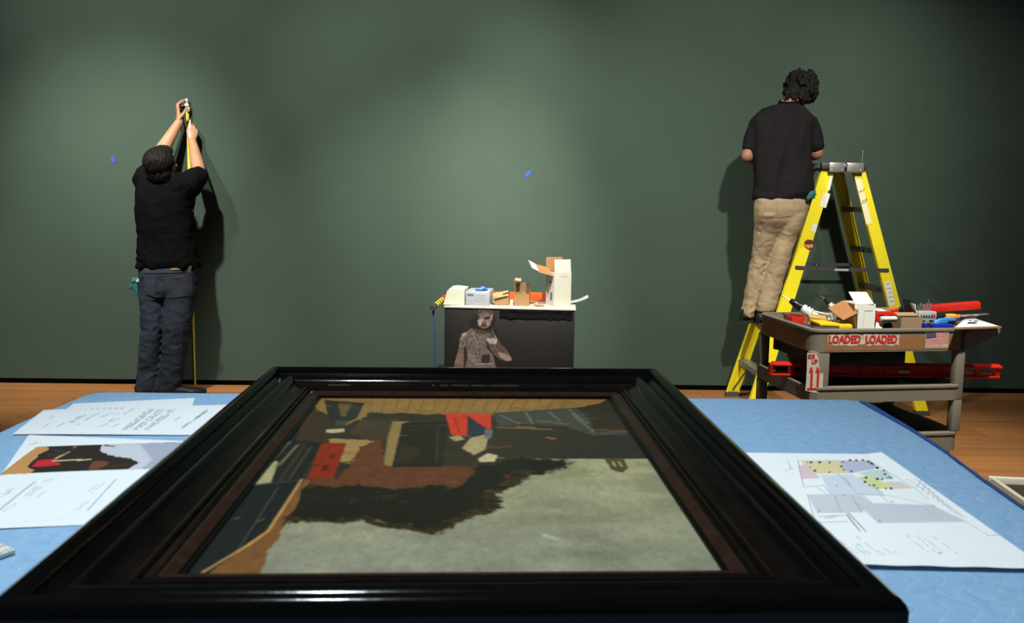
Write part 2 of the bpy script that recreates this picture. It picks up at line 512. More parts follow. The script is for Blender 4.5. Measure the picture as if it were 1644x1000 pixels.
for s in 'rlfn':
    r_ = mitre(outer, s).build('frame_rail', ebony, fp, 28)
    mitre(inner, s).build('inner_band', umber, r_, 28)
    mitre(sight, s).build('sight_edge', brown, r_, 28)
    mitre(rebate, s).build('rebate', ebony, r_, 28)
# small gilt lettering on the flat of the far rail, upside down and too worn to read
mb = MB(); gx = .31
for (xa, xb) in ((-.305, -.255), (-.075, .12)):
    x = xa
    while x < xb:
        wl = .0025 + .003 * rng.random()
        if rng.random() > .14:
            yb = hd - .0871
            mb.box((x, yb, .0382), (.0012, .0062, .0004)); mb.box((x + wl * .5, yb + (rng.random() - .5) * .004, .0382), (wl * .7, .0012, .0004))
            if rng.random() > .5: mb.box((x + wl * .6, yb, .0382), (.0008, .0055, .0004))
        x += wl + .0016
tag(mb.build('inscription', M('dull gilt paint', (.34, .26, .11), .45, metal=.3), fp, 0), 'small gilt lettering along the far rail')['kind'] = 'stuff'

PZ = PB + .0222
fpm = Matrix.Translation((-.049, 1.3182, PZ)) @ Matrix.Rotation(RZ, 4, 'Z'); fpi = fpm.inverted()
def pic(px, py):
    q = fpi @ atz(px, py, PZ); return (q.x, q.y)
def zp(*pts): return [pic(a / 2.163 + 400, b / 2.163 + 620) for a, b in pts]
pw, ph = hw - .1425, hd - .1425
cv = Print(560, 640, -pw, pw, -ph, ph, (136, 138, 112))
ty = ((cv.Y + ph) / (2 * ph))[..., None]
cv.c = np.array((126, 131, 114.)) * (1 - ty) + np.array((176, 172, 118.)) * ty
cl = (vnoise(640, 560, 30, 7, 21) - .5)[..., None]; cv.c *= 1 + .16 * cl
cv.grain(.07, 9, 4)
DK = (50, 44, 34)
cv.poly(zp((190, 20), (1265, 20), (1420, 252), (940, 252), (900, 340), (140, 460), (60, 560), (20, 660), (-260, 660), (-260, 300)), DK)
cv.poly(zp((205, 20), (1265, 20), (1240, 52), (1100, 82), (870, 100), (680, 98), (420, 92), (395, 118), (330, 132), (190, 62)), (134, 106, 58), rough=.008, seed=31)
cv.poly(zp((420, 40), (1100, 42), (1000, 75), (680, 85), (430, 70)), (150, 116, 64), .6, soft=6)
for k in range(16):
    cv.stroke(zp((430 + k * 45, 42))[0], zp((415 + k * 44, 88))[0], .003, (92, 70, 38), .45)
cv.poly(zp((215, 70), (300, 130), (270, 190), (140, 190)), (58, 46, 32), .9, soft=4)
cv.poly(zp((262, 48), (402, 58), (372, 112), (300, 142), (272, 95)), (42, 44, 38), soft=2)
cv.poly(zp((310, 60), (355, 60), (335, 105), (318, 105)), (105, 90, 52), .8, soft=2)
cv.poly(zp((268, 150), (330, 146), (332, 158), (290, 163), (266, 160)), (176, 170, 136), soft=1)
cv.poly(zp((300, 118), (345, 118), (335, 136), (300, 140)), (60, 66, 58), soft=1)
cv.poly(zp((385, 118), (520, 112), (500, 185), (430, 188), (345, 165)), (64, 54, 38), soft=5)
cv.poly(zp((280, 183), (445, 188), (432, 215), (362, 266), (308, 264)), (150, 126, 74), rough=.006, seed=41)
cv.poly(zp((350, 268), (395, 205), (455, 185), (480, 270), (700, 280), (800, 285), (735, 352), (190, 352), (212, 318), (320, 318)), (92, 56, 35), rough=.008, seed=51)
for k in range(40):
    a = rng.random(2); q = zp((220 + a[0] * 540, 290 + a[1] * 55))[0]
    cv.stroke(q, (q[0] + .012 * rng.random(), q[1]), .003, [(132, 92, 52), (62, 38, 26), (120, 66, 40)][k % 3], .6)
cv.poly(zp((498, 122), (545, 122), (525, 180), (497, 280), (468, 272), (480, 180)), (134, 116, 70), soft=3)
cv.poly(zp((532, 128), (690, 122), (672, 280), (497, 280)), (36, 33, 27), soft=1)
cv.stroke(zp((540, 138))[0], zp((682, 136))[0], .003, (80, 70, 46), .7); cv.stroke(zp((655, 150))[0], zp((650, 265))[0], .003, (76, 66, 44), .7)
cv.stroke(zp((536, 152))[0], zp((680, 150))[0], .002, (66, 58, 40), .7)
cv.poly(zp((520, 205), (560, 205), (600, 225), (560, 260), (510, 262)), (56, 44, 30), .7, soft=4)
cv.poly(zp((250, 198), (338, 197), (292, 320), (202, 320)), (128, 40, 22), soft=1)
cv.poly(zp((284, 235), (302, 232), (294, 250), (276, 252)), (86, 28, 20), soft=2); cv.poly(zp((258, 275), (278, 272), (270, 292), (248, 294)), (86, 28, 20), soft=2)
cv.poly(zp((845, 92), (960, 86), (1130, 74), (1180, 110), (1200, 158), (1312, 153), (1310, 168), (1190, 170), (1090, 138), (940, 132), (868, 140)), (66, 69, 60), soft=3)
for a, b in (((870, 100), (940, 130)), ((960, 90), (985, 130)), ((1040, 88), (1080, 120)), ((1110, 80), (1175, 130)), ((1000, 120), (1110, 132)), ((1120, 95), (1195, 158))):
    cv.stroke(zp(a)[0], zp(b)[0], .005, (122, 122, 98), .7)
cv.stroke(zp((860, 143))[0], zp((1050, 150))[0], .006, (138, 112, 66), .9); cv.stroke(zp((930, 140))[0], zp((990, 143))[0], .007, (172, 112, 70), .8)
cv.stroke(zp((1180, 150))[0], zp((1310, 156))[0], .005, (140, 92, 56), .8)
cv.stroke(zp((1035, 178))[0], zp((1058, 182))[0], .01, (160, 96, 62), .8)
cv.poly(zp((1080, 180), (1330, 175), (1395, 250), (1060, 250)), (44, 45, 40), .8, soft=6)
cv.poly(zp((680, 93), (840, 97), (842, 148), (800, 152), (755, 172), (702, 170)), (196, 58, 36), soft=1)
cv.poly(zp((758, 102), (828, 150), (800, 168), (758, 172)), (42, 50, 60), soft=1)
cv.stroke(zp((712, 108))[0], zp((730, 160))[0], .004, (140, 36, 26), .7)
cv.poly(zp((692, 176), (730, 170), (750, 184), (715, 192)), (166, 150, 110), soft=1)
cv.poly(zp((738, 215), (770, 178), (818, 168), (830, 180), (820, 220), (780, 240)), (166, 150, 108), soft=2)
cv.poly(zp((818, 150), (848, 152), (840, 182), (815, 180)), (96, 108, 112), soft=1)
cv.stroke(zp((825, 215))[0], zp((905, 208))[0], .007, (106, 66, 44), .8)
cv.poly(zp((794, 252), (828, 232), (864, 240), (852, 262), (800, 263)), (190, 180, 146), soft=1)
TREE = zp((150, 390), (195, 340), (350, 352), (735, 352), (800, 285), (880, 262), (940, 250), (1112, 254), (1085, 288), (1000, 304), (940, 292), (940, 322), (905, 345), (835, 375), (852, 425), (770, 445), (640, 508), (520, 488), (440, 478), (420, 455), (330, 468), (138, 462))
cv.poly(TREE, (80, 62, 36), .55, rough=.014, cells=40, seed=61, soft=6)
cv.poly(TREE, (30, 28, 22), 1, rough=.013, cells=44, seed=62, soft=3)
for k in range(26):
    a = rng.random(2); q = zp((200 + a[0] * 350, 365 + a[1] * 40))[0]
    cv.stroke(q, (q[0] + .008 * rng.random(), q[1]), .0025, [(104, 104, 84), (84, 62, 30)][k % 2], .55)
cv.poly(zp((880, 305), (938, 308), (940, 326), (895, 322)), (92, 46, 30), .9, soft=1)
cv.poly(zp((200, 90), (160, 190), (252, 196), (180, 326), (70, 500), (0, 545), (-130, 660), (-300, 660), (-60, 340)), (27, 31, 31))
cv.poly(zp((15, 342), (88, 258), (102, 262), (76, 336)), (158, 154, 112), soft=1)
cv.poly(zp((125, 190), (150, 190), (88, 258), (70, 270)), (74, 76, 62), soft=1); cv.poly(zp((160, 205), (178, 200), (110, 275), (92, 280)), (96, 96, 76), soft=1)
cv.stroke(zp((195, 200))[0], zp((105, 330))[0], .008, (52, 44, 34)); cv.stroke(zp((215, 210))[0], zp((140, 320))[0], .005, (74, 52, 38))
cv.stroke(zp((-20, 350))[0], zp((170, 325))[0], .008, (46, 52, 50)); cv.stroke(zp((100, 350))[0], zp((-40, 570))[0], .0025, (62, 66, 62))
cv.stroke(zp((30, 470))[0], zp((50, 460))[0], .004, (92, 92, 82), .8); cv.stroke(zp((-50, 460))[0], zp((-35, 455))[0], .004, (92, 92, 82), .8)
cv.poly(zp((185, 322), (208, 322), (150, 440), (20, 660), (-150, 660), (0, 548), (66, 500)), (112, 78, 43), rough=.004, seed=71)
for a, b in (((182, 324), (66, 502)), ((66, 502), (0, 549)), ((0, 549), (-160, 645))): cv.stroke(zp(a)[0], zp(b)[0], .005, (186, 142, 84), .85)
cv.poly(zp((1232, 250), (1300, 250), (1316, 285), (1295, 300), (1258, 290)), (76, 70, 48), soft=1)
cv.stroke(zp((1262, 262))[0], zp((1272, 278))[0], .004, (165, 160, 116)); cv.stroke(zp((1284, 262))[0], zp((1294, 278))[0], .004, (165, 160, 116))
cv.stroke(zp((1000, 505))[0], zp((1030, 515))[0], .006, (158, 160, 138), .6); cv.stroke(zp((1025, 518))[0], zp((1072, 532))[0], .009, (166, 176, 164), .75)
tree_px = [(800, 285), (880, 262), (940, 250), (1112, 254), (1085, 288), (1000, 304), (940, 292), (940, 322), (905, 345), (835, 375), (852, 425), (770, 445), (640, 508), (520, 488), (440, 478), (420, 455), (330, 468), (138, 462)]
r2 = np.random.default_rng(17)
for k in range(520):
    m_ = r2.integers(5, len(tree_px) - 1); f_ = r2.random(); a, b_ = tree_px[m_], tree_px[m_ + 1]
    x = a[0] + (b_[0] - a[0]) * f_ - 10 * r2.random(); y_ = a[1] + (b_[1] - a[1]) * f_ - 8 * r2.random()
    side = 1 if m_ < 12 else .35
    p0 = zp((x - 18, y_ - 2))[0]; p1 = zp((x + side * (6 + 34 * r2.random() ** 2), y_ + 6 * (r2.random() - .3) + (6 * r2.random() if m_ > 11 else 0)))[0]
    cv.stroke(p0, p1, .0035 + .003 * r2.random(), [(30, 28, 22), (34, 30, 22), (48, 38, 24), (78, 58, 30)][r2.integers(0, 4)], (.75 if m_ < 12 else .5))
for k in range(260):                                                   # loose brush marks over the dark half
    a = r2.random(2); x, y_ = 200 + a[0] * 1100, 48 + a[1] * 300
    p0 = zp((x, y_))[0]; ix = int((p0[0] + pw) / (2 * pw) * 559); iy = int((p0[1] + ph) / (2 * ph) * 639)
    if 0 <= ix < 560 and 0 <= iy < 640:
        c_ = cv.c[iy, ix] * (.72 + .6 * r2.random()); ang_ = r2.random() * 1.2 - .3
        cv.stroke(p0, (p0[0] + .028 * cos(ang_) * r2.random(), p0[1] + .012 * sin(ang_)), .003 + .004 * r2.random(), c_, .55)
for _ in range(2):
    cv.c = (cv.c * 2 + np.roll(cv.c, 1, 0) + np.roll(cv.c, -1, 0) + np.roll(cv.c, 1, 1) + np.roll(cv.c, -1, 1)) / 6
cv.grain(.04, 60, 93)
cv.grain(.05, 150, 91)
tag(cv.build('canvas', M('varnished paint', (.2, .2, .15), .3, spec=.25, attr='ink', bump=(260, .05)), fp, lambda x, y: (x, y, .0222), gain=PIC_GAIN * np.array((1.1, 1.0, .93))), 'muted courtyard scene with a large pale sky, seen upside down')

# ================================================================== papers
paper = M('printed paper', (.8, .8, .8), .75, spec=.2, attr='ink')
PAP = (232, 236, 238); INK = (92, 100, 112)
def quad_print(nx, ny, q, rgb=PAP):
    """print whose u, v run over the quad of table points q (near left, near right, far right, far left)"""
    q = [Vector(p) for p in q]
    wdt = (q[1] - q[0]).length; hgt = (q[3] - q[0]).length
    pr = Print(nx, ny, 0, 1, 0, 1, rgb)
    def place(u, v, bend=None):
        p = (q[0] * (1 - u) + q[1] * u) * (1 - v) + (q[3] * (1 - u) + q[2] * u) * v
        return p
    # inverse: table point -> u, v (Newton)
    def uv(p):
        u = v = .5
        for _ in range(12):
            f = place(u, v) - p
            du = (q[1] - q[0]) * (1 - v) + (q[2] - q[3]) * v; dv = (q[3] - q[0]) * (1 - u) + (q[2] - q[1]) * u
            det = du.x * dv.y - du.y * dv.x
            u -= (f.x * dv.y - f.y * dv.x) / det; v -= (du.x * f.y - du.y * f.x) / det
        return (u, v)
    return pr, place, uv
def zl(uv, z, s, ox, oy, *pts): return [uv(atz(a / s + ox, b / s + oy, z)) for a, b in pts]

# two text sheets at the far left
z1 = TZ + .0013
pr, place, uv = quad_print(150, 130, [atz(60, 694, z1), atz(296, 695, z1), atz(313, 639, z1), atz(118, 648, z1)])
o = tag(pr.build('document', paper, None, lambda u, v: place(u, v) + Vector((0, 0, .0004))),
    'blank-edged white sheet mostly hidden under the text page at the far left', 'document')
z2 = TZ + .0026
pr, place, uv = quad_print(260, 190, [atz(20, 697, z2), atz(326, 698, z2), atz(408, 648, z2), atz(70, 658, z2)])
T = lambda *p: zl(uv, z2, 3.847, 0, 640, *p)
for k in range(9):
    a, b = T((755 + k * 14 + (k // 3) * 26, 192), (918 + k * 16 + (k // 3) * 18, 66)); pr.stroke(a, b, .006, INK, .75, dash=26)
for k in range(9):
    x0 = 480 + k * 36; a, b = T((x0 - 20, 63), (x0, 52)); pr.stroke(a, b, .008, INK, .7)
for (xa, ya, xb, yb) in ((420, 150, 520, 95), (440, 150, 540, 95), (520, 135, 610, 92), (540, 125, 600, 95), (620, 115, 680, 88), (640, 112, 700, 88), (660, 150, 705, 122), (690, 150, 735, 122), (600, 175, 650, 158), (620, 175, 665, 155), (1110, 185, 1290, 60), (1130, 180, 1260, 85), (1190, 140, 1280, 75), (1080, 135, 1110, 112), (700, 105, 740, 90), (760, 100, 830, 60), (270, 175, 300, 155), (350, 175, 400, 150), (475, 165, 490, 155), (690, 175, 735, 155), (310, 120, 330, 108), (1140, 165, 1160, 150)):
    a, b = T((xa, ya), (xb, yb)); pr.stroke(a, b, .006, INK, .7, dash=12)
pr.stroke((.02, .93), (.98, .93), .004, (200, 205, 212), .8)
o = tag(pr.build('document', paper, None, lambda u, v: place(u, v) + Vector((0, 0, .0004 * sin(u * 5)))),
    'white page of slanting text lines at the far left of the blanket', 'document')
# big sheet with the colour print
z3 = TZ + .0013
q3 = [atz(-60, 852, z3), atz(196, 840, z3), atz(352, 710, z3), atz(46, 699, z3)]
pr, place, uv = quad_print(330, 330, q3)
T = lambda *p: zl(uv, z3, 3.847, 0, 640, *p)
pr.poly(T((230, 300), (650, 285), (1250, 266), (1000, 430), (0, 473)), (46, 38, 32))
pr.poly(T((640, 286), (1250, 266), (1000, 432), (790, 436), (860, 398), (800, 372), (700, 360), (668, 342), (612, 325)), (196, 200, 206), rough=.012, cells=30, seed=3)
pr.poly(T((860, 280), (1250, 266), (1000, 432), (880, 430), (940, 380)), (158, 160, 178), .8, soft=8)
pr.poly(T((228, 302), (285, 300), (300, 318), (240, 350), (190, 400), (160, 430), (215, 445), (180, 464), (0, 473)), (196, 142, 84), rough=.006, seed=8)
pr.poly(T((195, 425), (235, 384), (370, 372), (320, 390), (372, 400), (370, 412), (250, 424)), (196, 40, 52), soft=1)
pr.stroke(*T((330, 388), (500, 378)), .014, (214, 200, 150)); pr.stroke(*T((480, 385), (560, 376)), .012, (216, 206, 168))
pr.stroke(*T((345, 372), (390, 350)), .016, (214, 168, 128)); pr.stroke(*T((400, 346), (430, 330)), .012, (150, 150, 156))
pr.stroke(*T((455, 306), (475, 294)), .014, (176, 96, 88)); pr.stroke(*T((330, 320), (400, 330)), .01, (70, 74, 82)); pr.stroke(*T((300, 345), (370, 350)), .014, (72, 58, 46))
pr.poly(T((545, 440), (580, 388), (672, 390), (660, 412), (600, 436)), (112, 66, 48), rough=.006, seed=12)
pr.stroke(*T((650, 292), (705, 296)), .012, (52, 44, 38))
pr.stroke(*T((660, 420), (800, 405)), .012, (82, 62, 34), .7)
for (xa, ya, xb, yb, wd) in ((0, 690, 215, 518, .012), (540, 690, 715, 500, .009)): pr.stroke(*T((xa, ya), (xb, yb)), wd, (150, 158, 166), .8)
for (xa, ya, xb, yb) in ((150, 610, 225, 540), (165, 612, 240, 545), (185, 605, 260, 548), (230, 612, 290, 565), (255, 520, 300, 500), (275, 522, 320, 498), (300, 520, 345, 495), (550, 575, 600, 530), (570, 585, 620, 540), (590, 560, 640, 525), (475, 690, 520, 640), (495, 680, 545, 635), (20, 700, 100, 650), (0, 610, 60, 560), (20, 612, 80, 556), (50, 590, 90, 552), (180, 285, 260, 270), (200, 285, 230, 268)):
    pr.stroke(*T((xa, ya), (xb, yb)), .007, (150, 158, 168), .65, dash=10)
pr.stroke(*T((0, 780), (520, 730)), .004, (206, 212, 218), .8)
o = tag(pr.build('document', paper, None, lambda u, v: place(u, v) + Vector((0, 0, .0004 * sin(u * 4 + 1) + .0006))),
    'large white sheet with a colour print of a painting, left of the frame', 'document')
# scale ruler at the left edge
a, b_ = atz(36, 872, TZ + .006), atz(-60, 905, TZ + .006); dd = (b_ - a); dd.z = 0
r_ = thing('scale_ruler', 'white plastic scale ruler at the lower left on the blanket', 'ruler', (a + dd * .5 - Vector((.01, .013, .006)) + Vector((0, 0, .002))), math.atan2(dd.y, dd.x))
MB().box((0, 0, .003), (dd.length, .034, .006), .0015).build('ruler_body', M('ivory plastic', (.78, .80, .74), .4), r_)
MB().box((0, -.006, .0062), (dd.length * .96, .004, .0004)).build('red_stripe', M('pale red print', (.7, .35, .28), .5), r_, 0)
mb = MB()
for k in range(16): mb.box((-dd.length * .45 + k * dd.length * .06, .012, .0062), (.0008, .006 + .004 * (k % 2), .0004))
mb.build('tick_marks', M('black print', (.02, .02, .02), .6), r_, 0)

# floor plan at the right
z5 = TZ + .0020
q5 = [atz(1370, 912, z5), atz(1690, 919, z5), atz(1415, 729, z5), atz(1150, 726, z5)]
pr, place, uv = quad_print(420, 420, q5, (246, 248, 247))
T = lambda *p: zl(uv, z5, 3.621, 1190, 710, *p)
G = (178, 184, 190)
pr.poly(T((345, 110), (560, 106), (620, 180), (415, 182)), (229, 215, 165)); pr.poly(T((330, 135), (378, 128), (460, 208), (355, 212)), (229, 201, 204))
pr.poly(T((560, 106), (745, 106), (800, 150), (700, 168), (640, 180), (620, 178)), (193, 194, 213)); pr.poly(T((680, 180), (760, 160), (840, 160), (890, 215), (780, 218), (740, 200)), (202, 221, 215))
pr.poly(T((678, 200), (745, 195), (830, 235), (890, 268), (780, 270)), (223, 224, 149)); pr.poly(T((830, 228), (930, 228), (1000, 266), (880, 272)), (227, 215, 204))
pr.poly(T((462, 190), (640, 185), (800, 270), (840, 312), (520, 300)), (218, 224, 232))
pr.poly(T((385, 303), (690, 300), (760, 352), (700, 408), (440, 408)), (212, 212, 219)); pr.poly(T((680, 350), (1110, 365), (1310, 462), (800, 470)), (208, 208, 216))
for (xa, ya, xb, yb) in ((330, 105, 365, 260), (365, 260, 480, 250), (330, 105, 560, 104), (385, 303, 435, 470), (440, 408, 610, 405), (610, 405, 690, 515), (625, 410, 725, 517), (660, 345, 800, 470), (540, 300, 580, 400), (640, 310, 700, 405), (760, 350, 700, 300), (440, 258, 495, 300), (480, 250, 520, 300), (690, 300, 860, 310), (860, 310, 1130, 370), (1050, 375, 1150, 440), (800, 300, 870, 360), (560, 180, 680, 300), (600, 200, 640, 260), (700, 210, 830, 305), (745, 106, 1000, 260), (1000, 260, 1090, 330), (960, 215, 1140, 330), (1300, 460, 1440, 545), (1440, 545, 1560, 535), (1130, 330, 1300, 440), (450, 430, 600, 425), (450, 465, 620, 460)):
    pr.stroke(*T((xa, ya), (xb, yb)), .004, (150, 156, 164), .8)
for (xa, ya, xb, yb) in ((610, 420, 690, 515), (625, 412, 725, 517)): pr.stroke(*T((xa, ya), (xb, yb)), .006, (110, 116, 124), .8)
for k in range(9): pr.stroke(*T((1010 + k * 30, 220 + k * 24), (1060 + k * 28, 255 + k * 22)), .005, G, .9); pr.stroke(*T((1050 + k * 24, 222 + k * 25), (1020 + k * 32, 262 + k * 22)), .004, G, .9)
for (x, y_) in ((385, 115), (405, 116), (455, 116), (512, 117), (400, 145), (428, 165), (512, 174), (580, 140), (595, 160), (632, 104), (590, 112), (668, 104), (706, 103), (738, 112), (768, 130), (790, 148), (828, 165), (860, 203), (872, 205), (850, 205), (640, 168), (725, 205), (718, 230), (745, 250), (790, 266), (840, 268), (870, 268), (818, 215), (790, 213), (770, 250), (835, 185), (756, 122)):
    s_ = .6 + rng.random() * .8
    pr.poly(T((x - 7 * s_, y_ - 4 * s_), (x + 6 * s_, y_ - 5 * s_), (x + 9 * s_, y_ + 4 * s_), (x - 4 * s_, y_ + 5 * s_)), (40, 38, 40))
for (x, y_) in ((595, 308), (455, 395), (805, 455), (878, 345), (1120, 374), (555, 252)): pr.poly(T((x - 5, y_ - 3), (x + 5, y_ - 3), (x + 6, y_ + 3), (x - 4, y_ + 3)), (110, 112, 130))
for (xa, ya, xb, yb) in ((475, 490, 690, 660), (640, 585, 720, 660), (655, 580, 740, 660), (670, 582, 760, 660), (670, 545, 800, 650), (770, 625, 820, 662), (790, 625, 840, 662), (830, 615, 895, 668), (880, 630, 935, 665), (960, 538, 1090, 645), (1035, 528, 1150, 625), (1025, 548, 1130, 640), (1115, 545, 1260, 650), (480, 432, 560, 430), (480, 440, 555, 438), (255, 165, 300, 150), (265, 95, 290, 150)):
    pr.stroke(*T((xa, ya), (xb, yb)), .005, (160, 166, 172), .8, dash=9)
pr.poly(T((1140, 640), (1165, 638), (1172, 650), (1148, 652)), (222, 176, 150))
o = tag(pr.build('floor_plan', paper, None, lambda u, v: place(u, v) + Vector((0, 0, .0055 * max(0, 1 - v / .12) * (.92 + .08 * sin(u * 22)) + .004 * max(0, u - .9) * 10 * v))),
    'large white floor plan sheet with coloured rooms, right of the frame', 'floor plan')

# ================================================================== helpers for things built from world points
def wthing(name, label, cat, loc, rotz=0.0, group=None):
    o = thing(name, label, cat, loc, rotz, group)
    inv = (Matrix.Translation(loc) @ Matrix.Rotation(rotz, 4, 'Z')).inverted()
    def put(mb, pname, mat, parent=None, smooth=35):
        bmesh.ops.transform(mb.bm, matrix=inv, verts=mb.bm.verts)
        return mb.build(pname, mat, parent or o, smooth)
    return o, put, inv
def onpl(px, py, p0, n):
    d = ray(px, py); e = Vector((0, 0, EYE)); n = Vector(n)
    return e + d * ((Vector(p0) - e).dot(n) / d.dot(n))

card = M('kraft cardboard', (.30, .17, .072), .8, var=(9, .12), spec=.2)
cardin = M('cardboard inside', (.30, .145, .055), .8, var=(9, .12), spec=.2)
white_card = M('white coated card', (.50, .49, .42), .6, var=(5, .03))
black_m = M('matt black', (.012, .012, .013), .55)
black_pl = M('black plastic', (.010, .010, .012), .35)
red_m = M('red lacquer', (.62, .022, .012), .35, var=(8, .12))
orange_m = M('orange lacquer', (.55, .085, .016), .4)
white_pl = M('white plastic', (.75, .75, .72), .4)

# ================================================================== black display pedestal with its litter
PX, PY, PR = .094, 5.0, -.085
pd = thing('display_pedestal', 'black rectangular pedestal printed with a tattooed figure, against the green wall', 'pedestal', (PX, PY, 0), PR)
pm = Matrix.Translation((PX, PY, 0)) @ Matrix.Rotation(PR, 4, 'Z'); pmi = pm.inverted()
pn = pm.to_3x3() @ Vector((0, -1, 0))
def ploc(px, py, off=0.0):
    """point of the pedestal's front (local x, z) seen at a pixel"""
    q = pmi @ onpl(px, py, Vector((PX, PY, 0)) + pn * off, pn); return (q.x, q.z)
MB().box((0, .2, .348), (.814, .4, .696), .003).build('pedestal_body', M('black laminate', (.012, .011, .010), .45, var=(3, .2)), pd)
MB().box((.002, .198, .702), (.822, .41, .012), .002).build('top_board', white_card, pd)
mb = MB(); g = []
for j in range(7):
    g.append([mb.bm.verts.new((-.06 + .455 * i / 40, -.003 - .010 * abs(noise.noise(Vector((i * .35, j * .9, 2)))) - (.004 if j < 2 else 0), .692 - .055 * j / 6 + .006 * noise.noise(Vector((i * .3, j, 5))))) for i in range(41)])
for a, b_ in zip(g, g[1:]):
    for i in range(40): mb.bm.faces.new((a[i], a[i + 1], b_[i + 1], b_[i]))
tag(mb.build('plastic_wrap', M('glossy black film', (.008, .008, .009), .12), pd, 60), 'crumpled glossy black film along the top edge')
# printed tattooed figure
def zq(*pts): return [ploc(a / 9.09 + 720, b / 9.09 + 480) for a, b in pts]
(x0, _), (x1, _) = zq((60, 500), (960, 500)); (_, t1), (_, t0) = zq((500, 90), (500, 1200))
fg = Print(190, 235, x0, x1, t0, t1, (24, 21, 20))
SKIN = (106, 95, 91); LT = (172, 158, 152); DKI = (34, 29, 29)
HAIRP = zq((400, 230), (440, 130), (520, 100), (600, 125), (655, 200), (695, 310), (685, 370), (640, 410), (560, 440), (430, 440), (330, 420), (292, 390), (300, 320), (350, 270))
ARMR = zq((640, 440), (700, 545), (760, 640), (840, 720), (930, 860), (915, 905), (850, 915), (750, 885), (670, 820), (600, 700), (560, 600), (590, 500))
BODY = zq((310, 440), (290, 458), (190, 500), (160, 580), (150, 700), (125, 800), (88, 920), (70, 1100), (70, 1250), (800, 1250), (720, 1050), (680, 930), (650, 800), (640, 600), (600, 480), (420, 440), (400, 340), (345, 400))
FACE = zq((420, 310), (470, 250), (540, 235), (640, 215), (650, 260), (620, 370), (575, 415), (510, 430), (440, 390))
fg.poly(BODY, SKIN, soft=1)
fg.poly(zq((225, 700), (262, 690), (280, 860), (250, 960), (235, 1200), (225, 960)), DKI, .85, soft=2)
fg.poly(zq((560, 600), (650, 640), (680, 800), (640, 800), (560, 720)), DKI, .8, soft=3)
fg.poly(zq((480, 820), (600, 800), (610, 900), (560, 960), (480, 920)), DKI, .8, soft=3)
fg.poly(zq((200, 505), (250, 480), (260, 520), (190, 600), (170, 600)), LT, .7, soft=3)
fg.poly(zq((330, 420), (420, 440), (600, 450), (560, 520), (420, 500)), (66, 55, 52), .8, soft=3)
fg.poly(zq((290, 760), (420, 900), (380, 940), (270, 830)), (134, 112, 108), .7, soft=4)
fg.poly(zq((120, 800), (210, 790), (220, 940), (90, 930)), (128, 100, 92), .8, soft=3)
def ring(cx, cy, r, wd=.0022, c=DKI, k=14):
    p = [ploc((cx + r * cos(2 * pi * i / k)) / 9.09 + 720, (cy + r * sin(2 * pi * i / k)) / 9.09 + 480) for i in range(k + 1)]
    for a, b_ in zip(p, p[1:]): fg.stroke(a, b_, wd, c, .8)
for cx, cy, r in ((320, 620, 62), (320, 620, 34), (480, 640, 62), (480, 640, 34), (350, 510, 30), (420, 520, 26), (395, 740, 26), (440, 780, 22), (370, 790, 20), (410, 830, 26), (185, 640, 28), (175, 730, 24), (340, 700, 22), (540, 710, 20), (300, 690, 18), (460, 720, 22), (190, 560, 20)): ring(cx, cy, r)
for cx, cy, r in ((330, 630, 46), (470, 650, 46), (400, 800, 34), (410, 700, 26), (360, 515, 18), (180, 690, 20)): ring(cx, cy, r, .0018, LT)
fg.stroke(*zq((360, 540), (430, 650)), .003, LT, .7); fg.stroke(*zq((470, 560), (400, 660)), .003, LT, .7)
fg.poly(HAIRP, (40, 34, 34), rough=.004, seed=5)
fg.poly(zq((420, 210), (450, 130), (530, 108), (620, 140), (660, 210), (640, 240), (520, 235), (440, 260)), (104, 90, 85), .9, soft=2)
for k in range(16): ring(430 + 14 * k, 205 - 60 * sin(k / 15 * pi) + 20 * (k % 2), 16, .002, DKI, 9)
fg.poly(FACE, (118, 100, 94), soft=1)
fg.poly(zq((425, 310), (480, 285), (500, 330), (470, 390), (440, 385)), (170, 152, 142), .9, soft=2)
fg.poly(zq((520, 270), (600, 245), (600, 290), (540, 300)), DKI, .9, soft=1); fg.poly(zq((600, 320), (640, 300), (630, 370), (600, 375)), DKI, .8, soft=2)
fg.poly(zq((470, 400), (500, 340), (560, 380), (520, 425)), DKI, .6, soft=2)
fg.stroke(*zq((575, 300), (575, 375)), .005, LT, .8); fg.stroke(*zq((640, 240), (595, 385)), .005, (178, 160, 150), .8); fg.stroke(*zq((480, 410), (520, 420)), .004, LT, .7)
fg.poly(ARMR, (92, 77, 72), soft=1)
fg.poly(zq((720, 770), (850, 800), (925, 860), (915, 900), (850, 905), (760, 850)), (158, 136, 126), .85, soft=4)
fg.poly(zq((590, 560), (690, 550), (720, 620), (690, 660), (600, 650), (545, 590)), LT, .9, soft=2)
for k in range(4): fg.stroke(*zq((600 + 26 * k, 570), (598 + 30 * k, 460 + 18 * abs(k - 1.5))), .007, DKI, 1); fg.stroke(*zq((604 + 26 * k, 560), (602 + 30 * k, 470 + 18 * abs(k - 1.5))), .0028, LT, 1, dash=7)
fg.stroke(*zq((710, 620), (830, 730)), .004, DKI, .7); fg.stroke(*zq((700, 680), (800, 780)), .005, DKI, .6)
fg.stroke(*zq((390, 945), (640, 945)), .006, (170, 160, 152), .8)
fg.grain(.16, 60, 77)
keep = fg.inside(BODY, fg.X, fg.Y) | fg.inside(HAIRP, fg.X, fg.Y) | fg.inside(ARMR, fg.X, fg.Y) | fg.inside(zq((580, 440), (700, 440), (720, 640), (540, 620)), fg.X, fg.Y)
tag(fg.build('figure_print', M('matt print', (.2, .2, .2), .6, spec=.2, attr='ink'), pd, lambda x, y: (x, -.0012, y), keep=keep, gain=.8), 'grey printed tattooed figure with a raised hand')

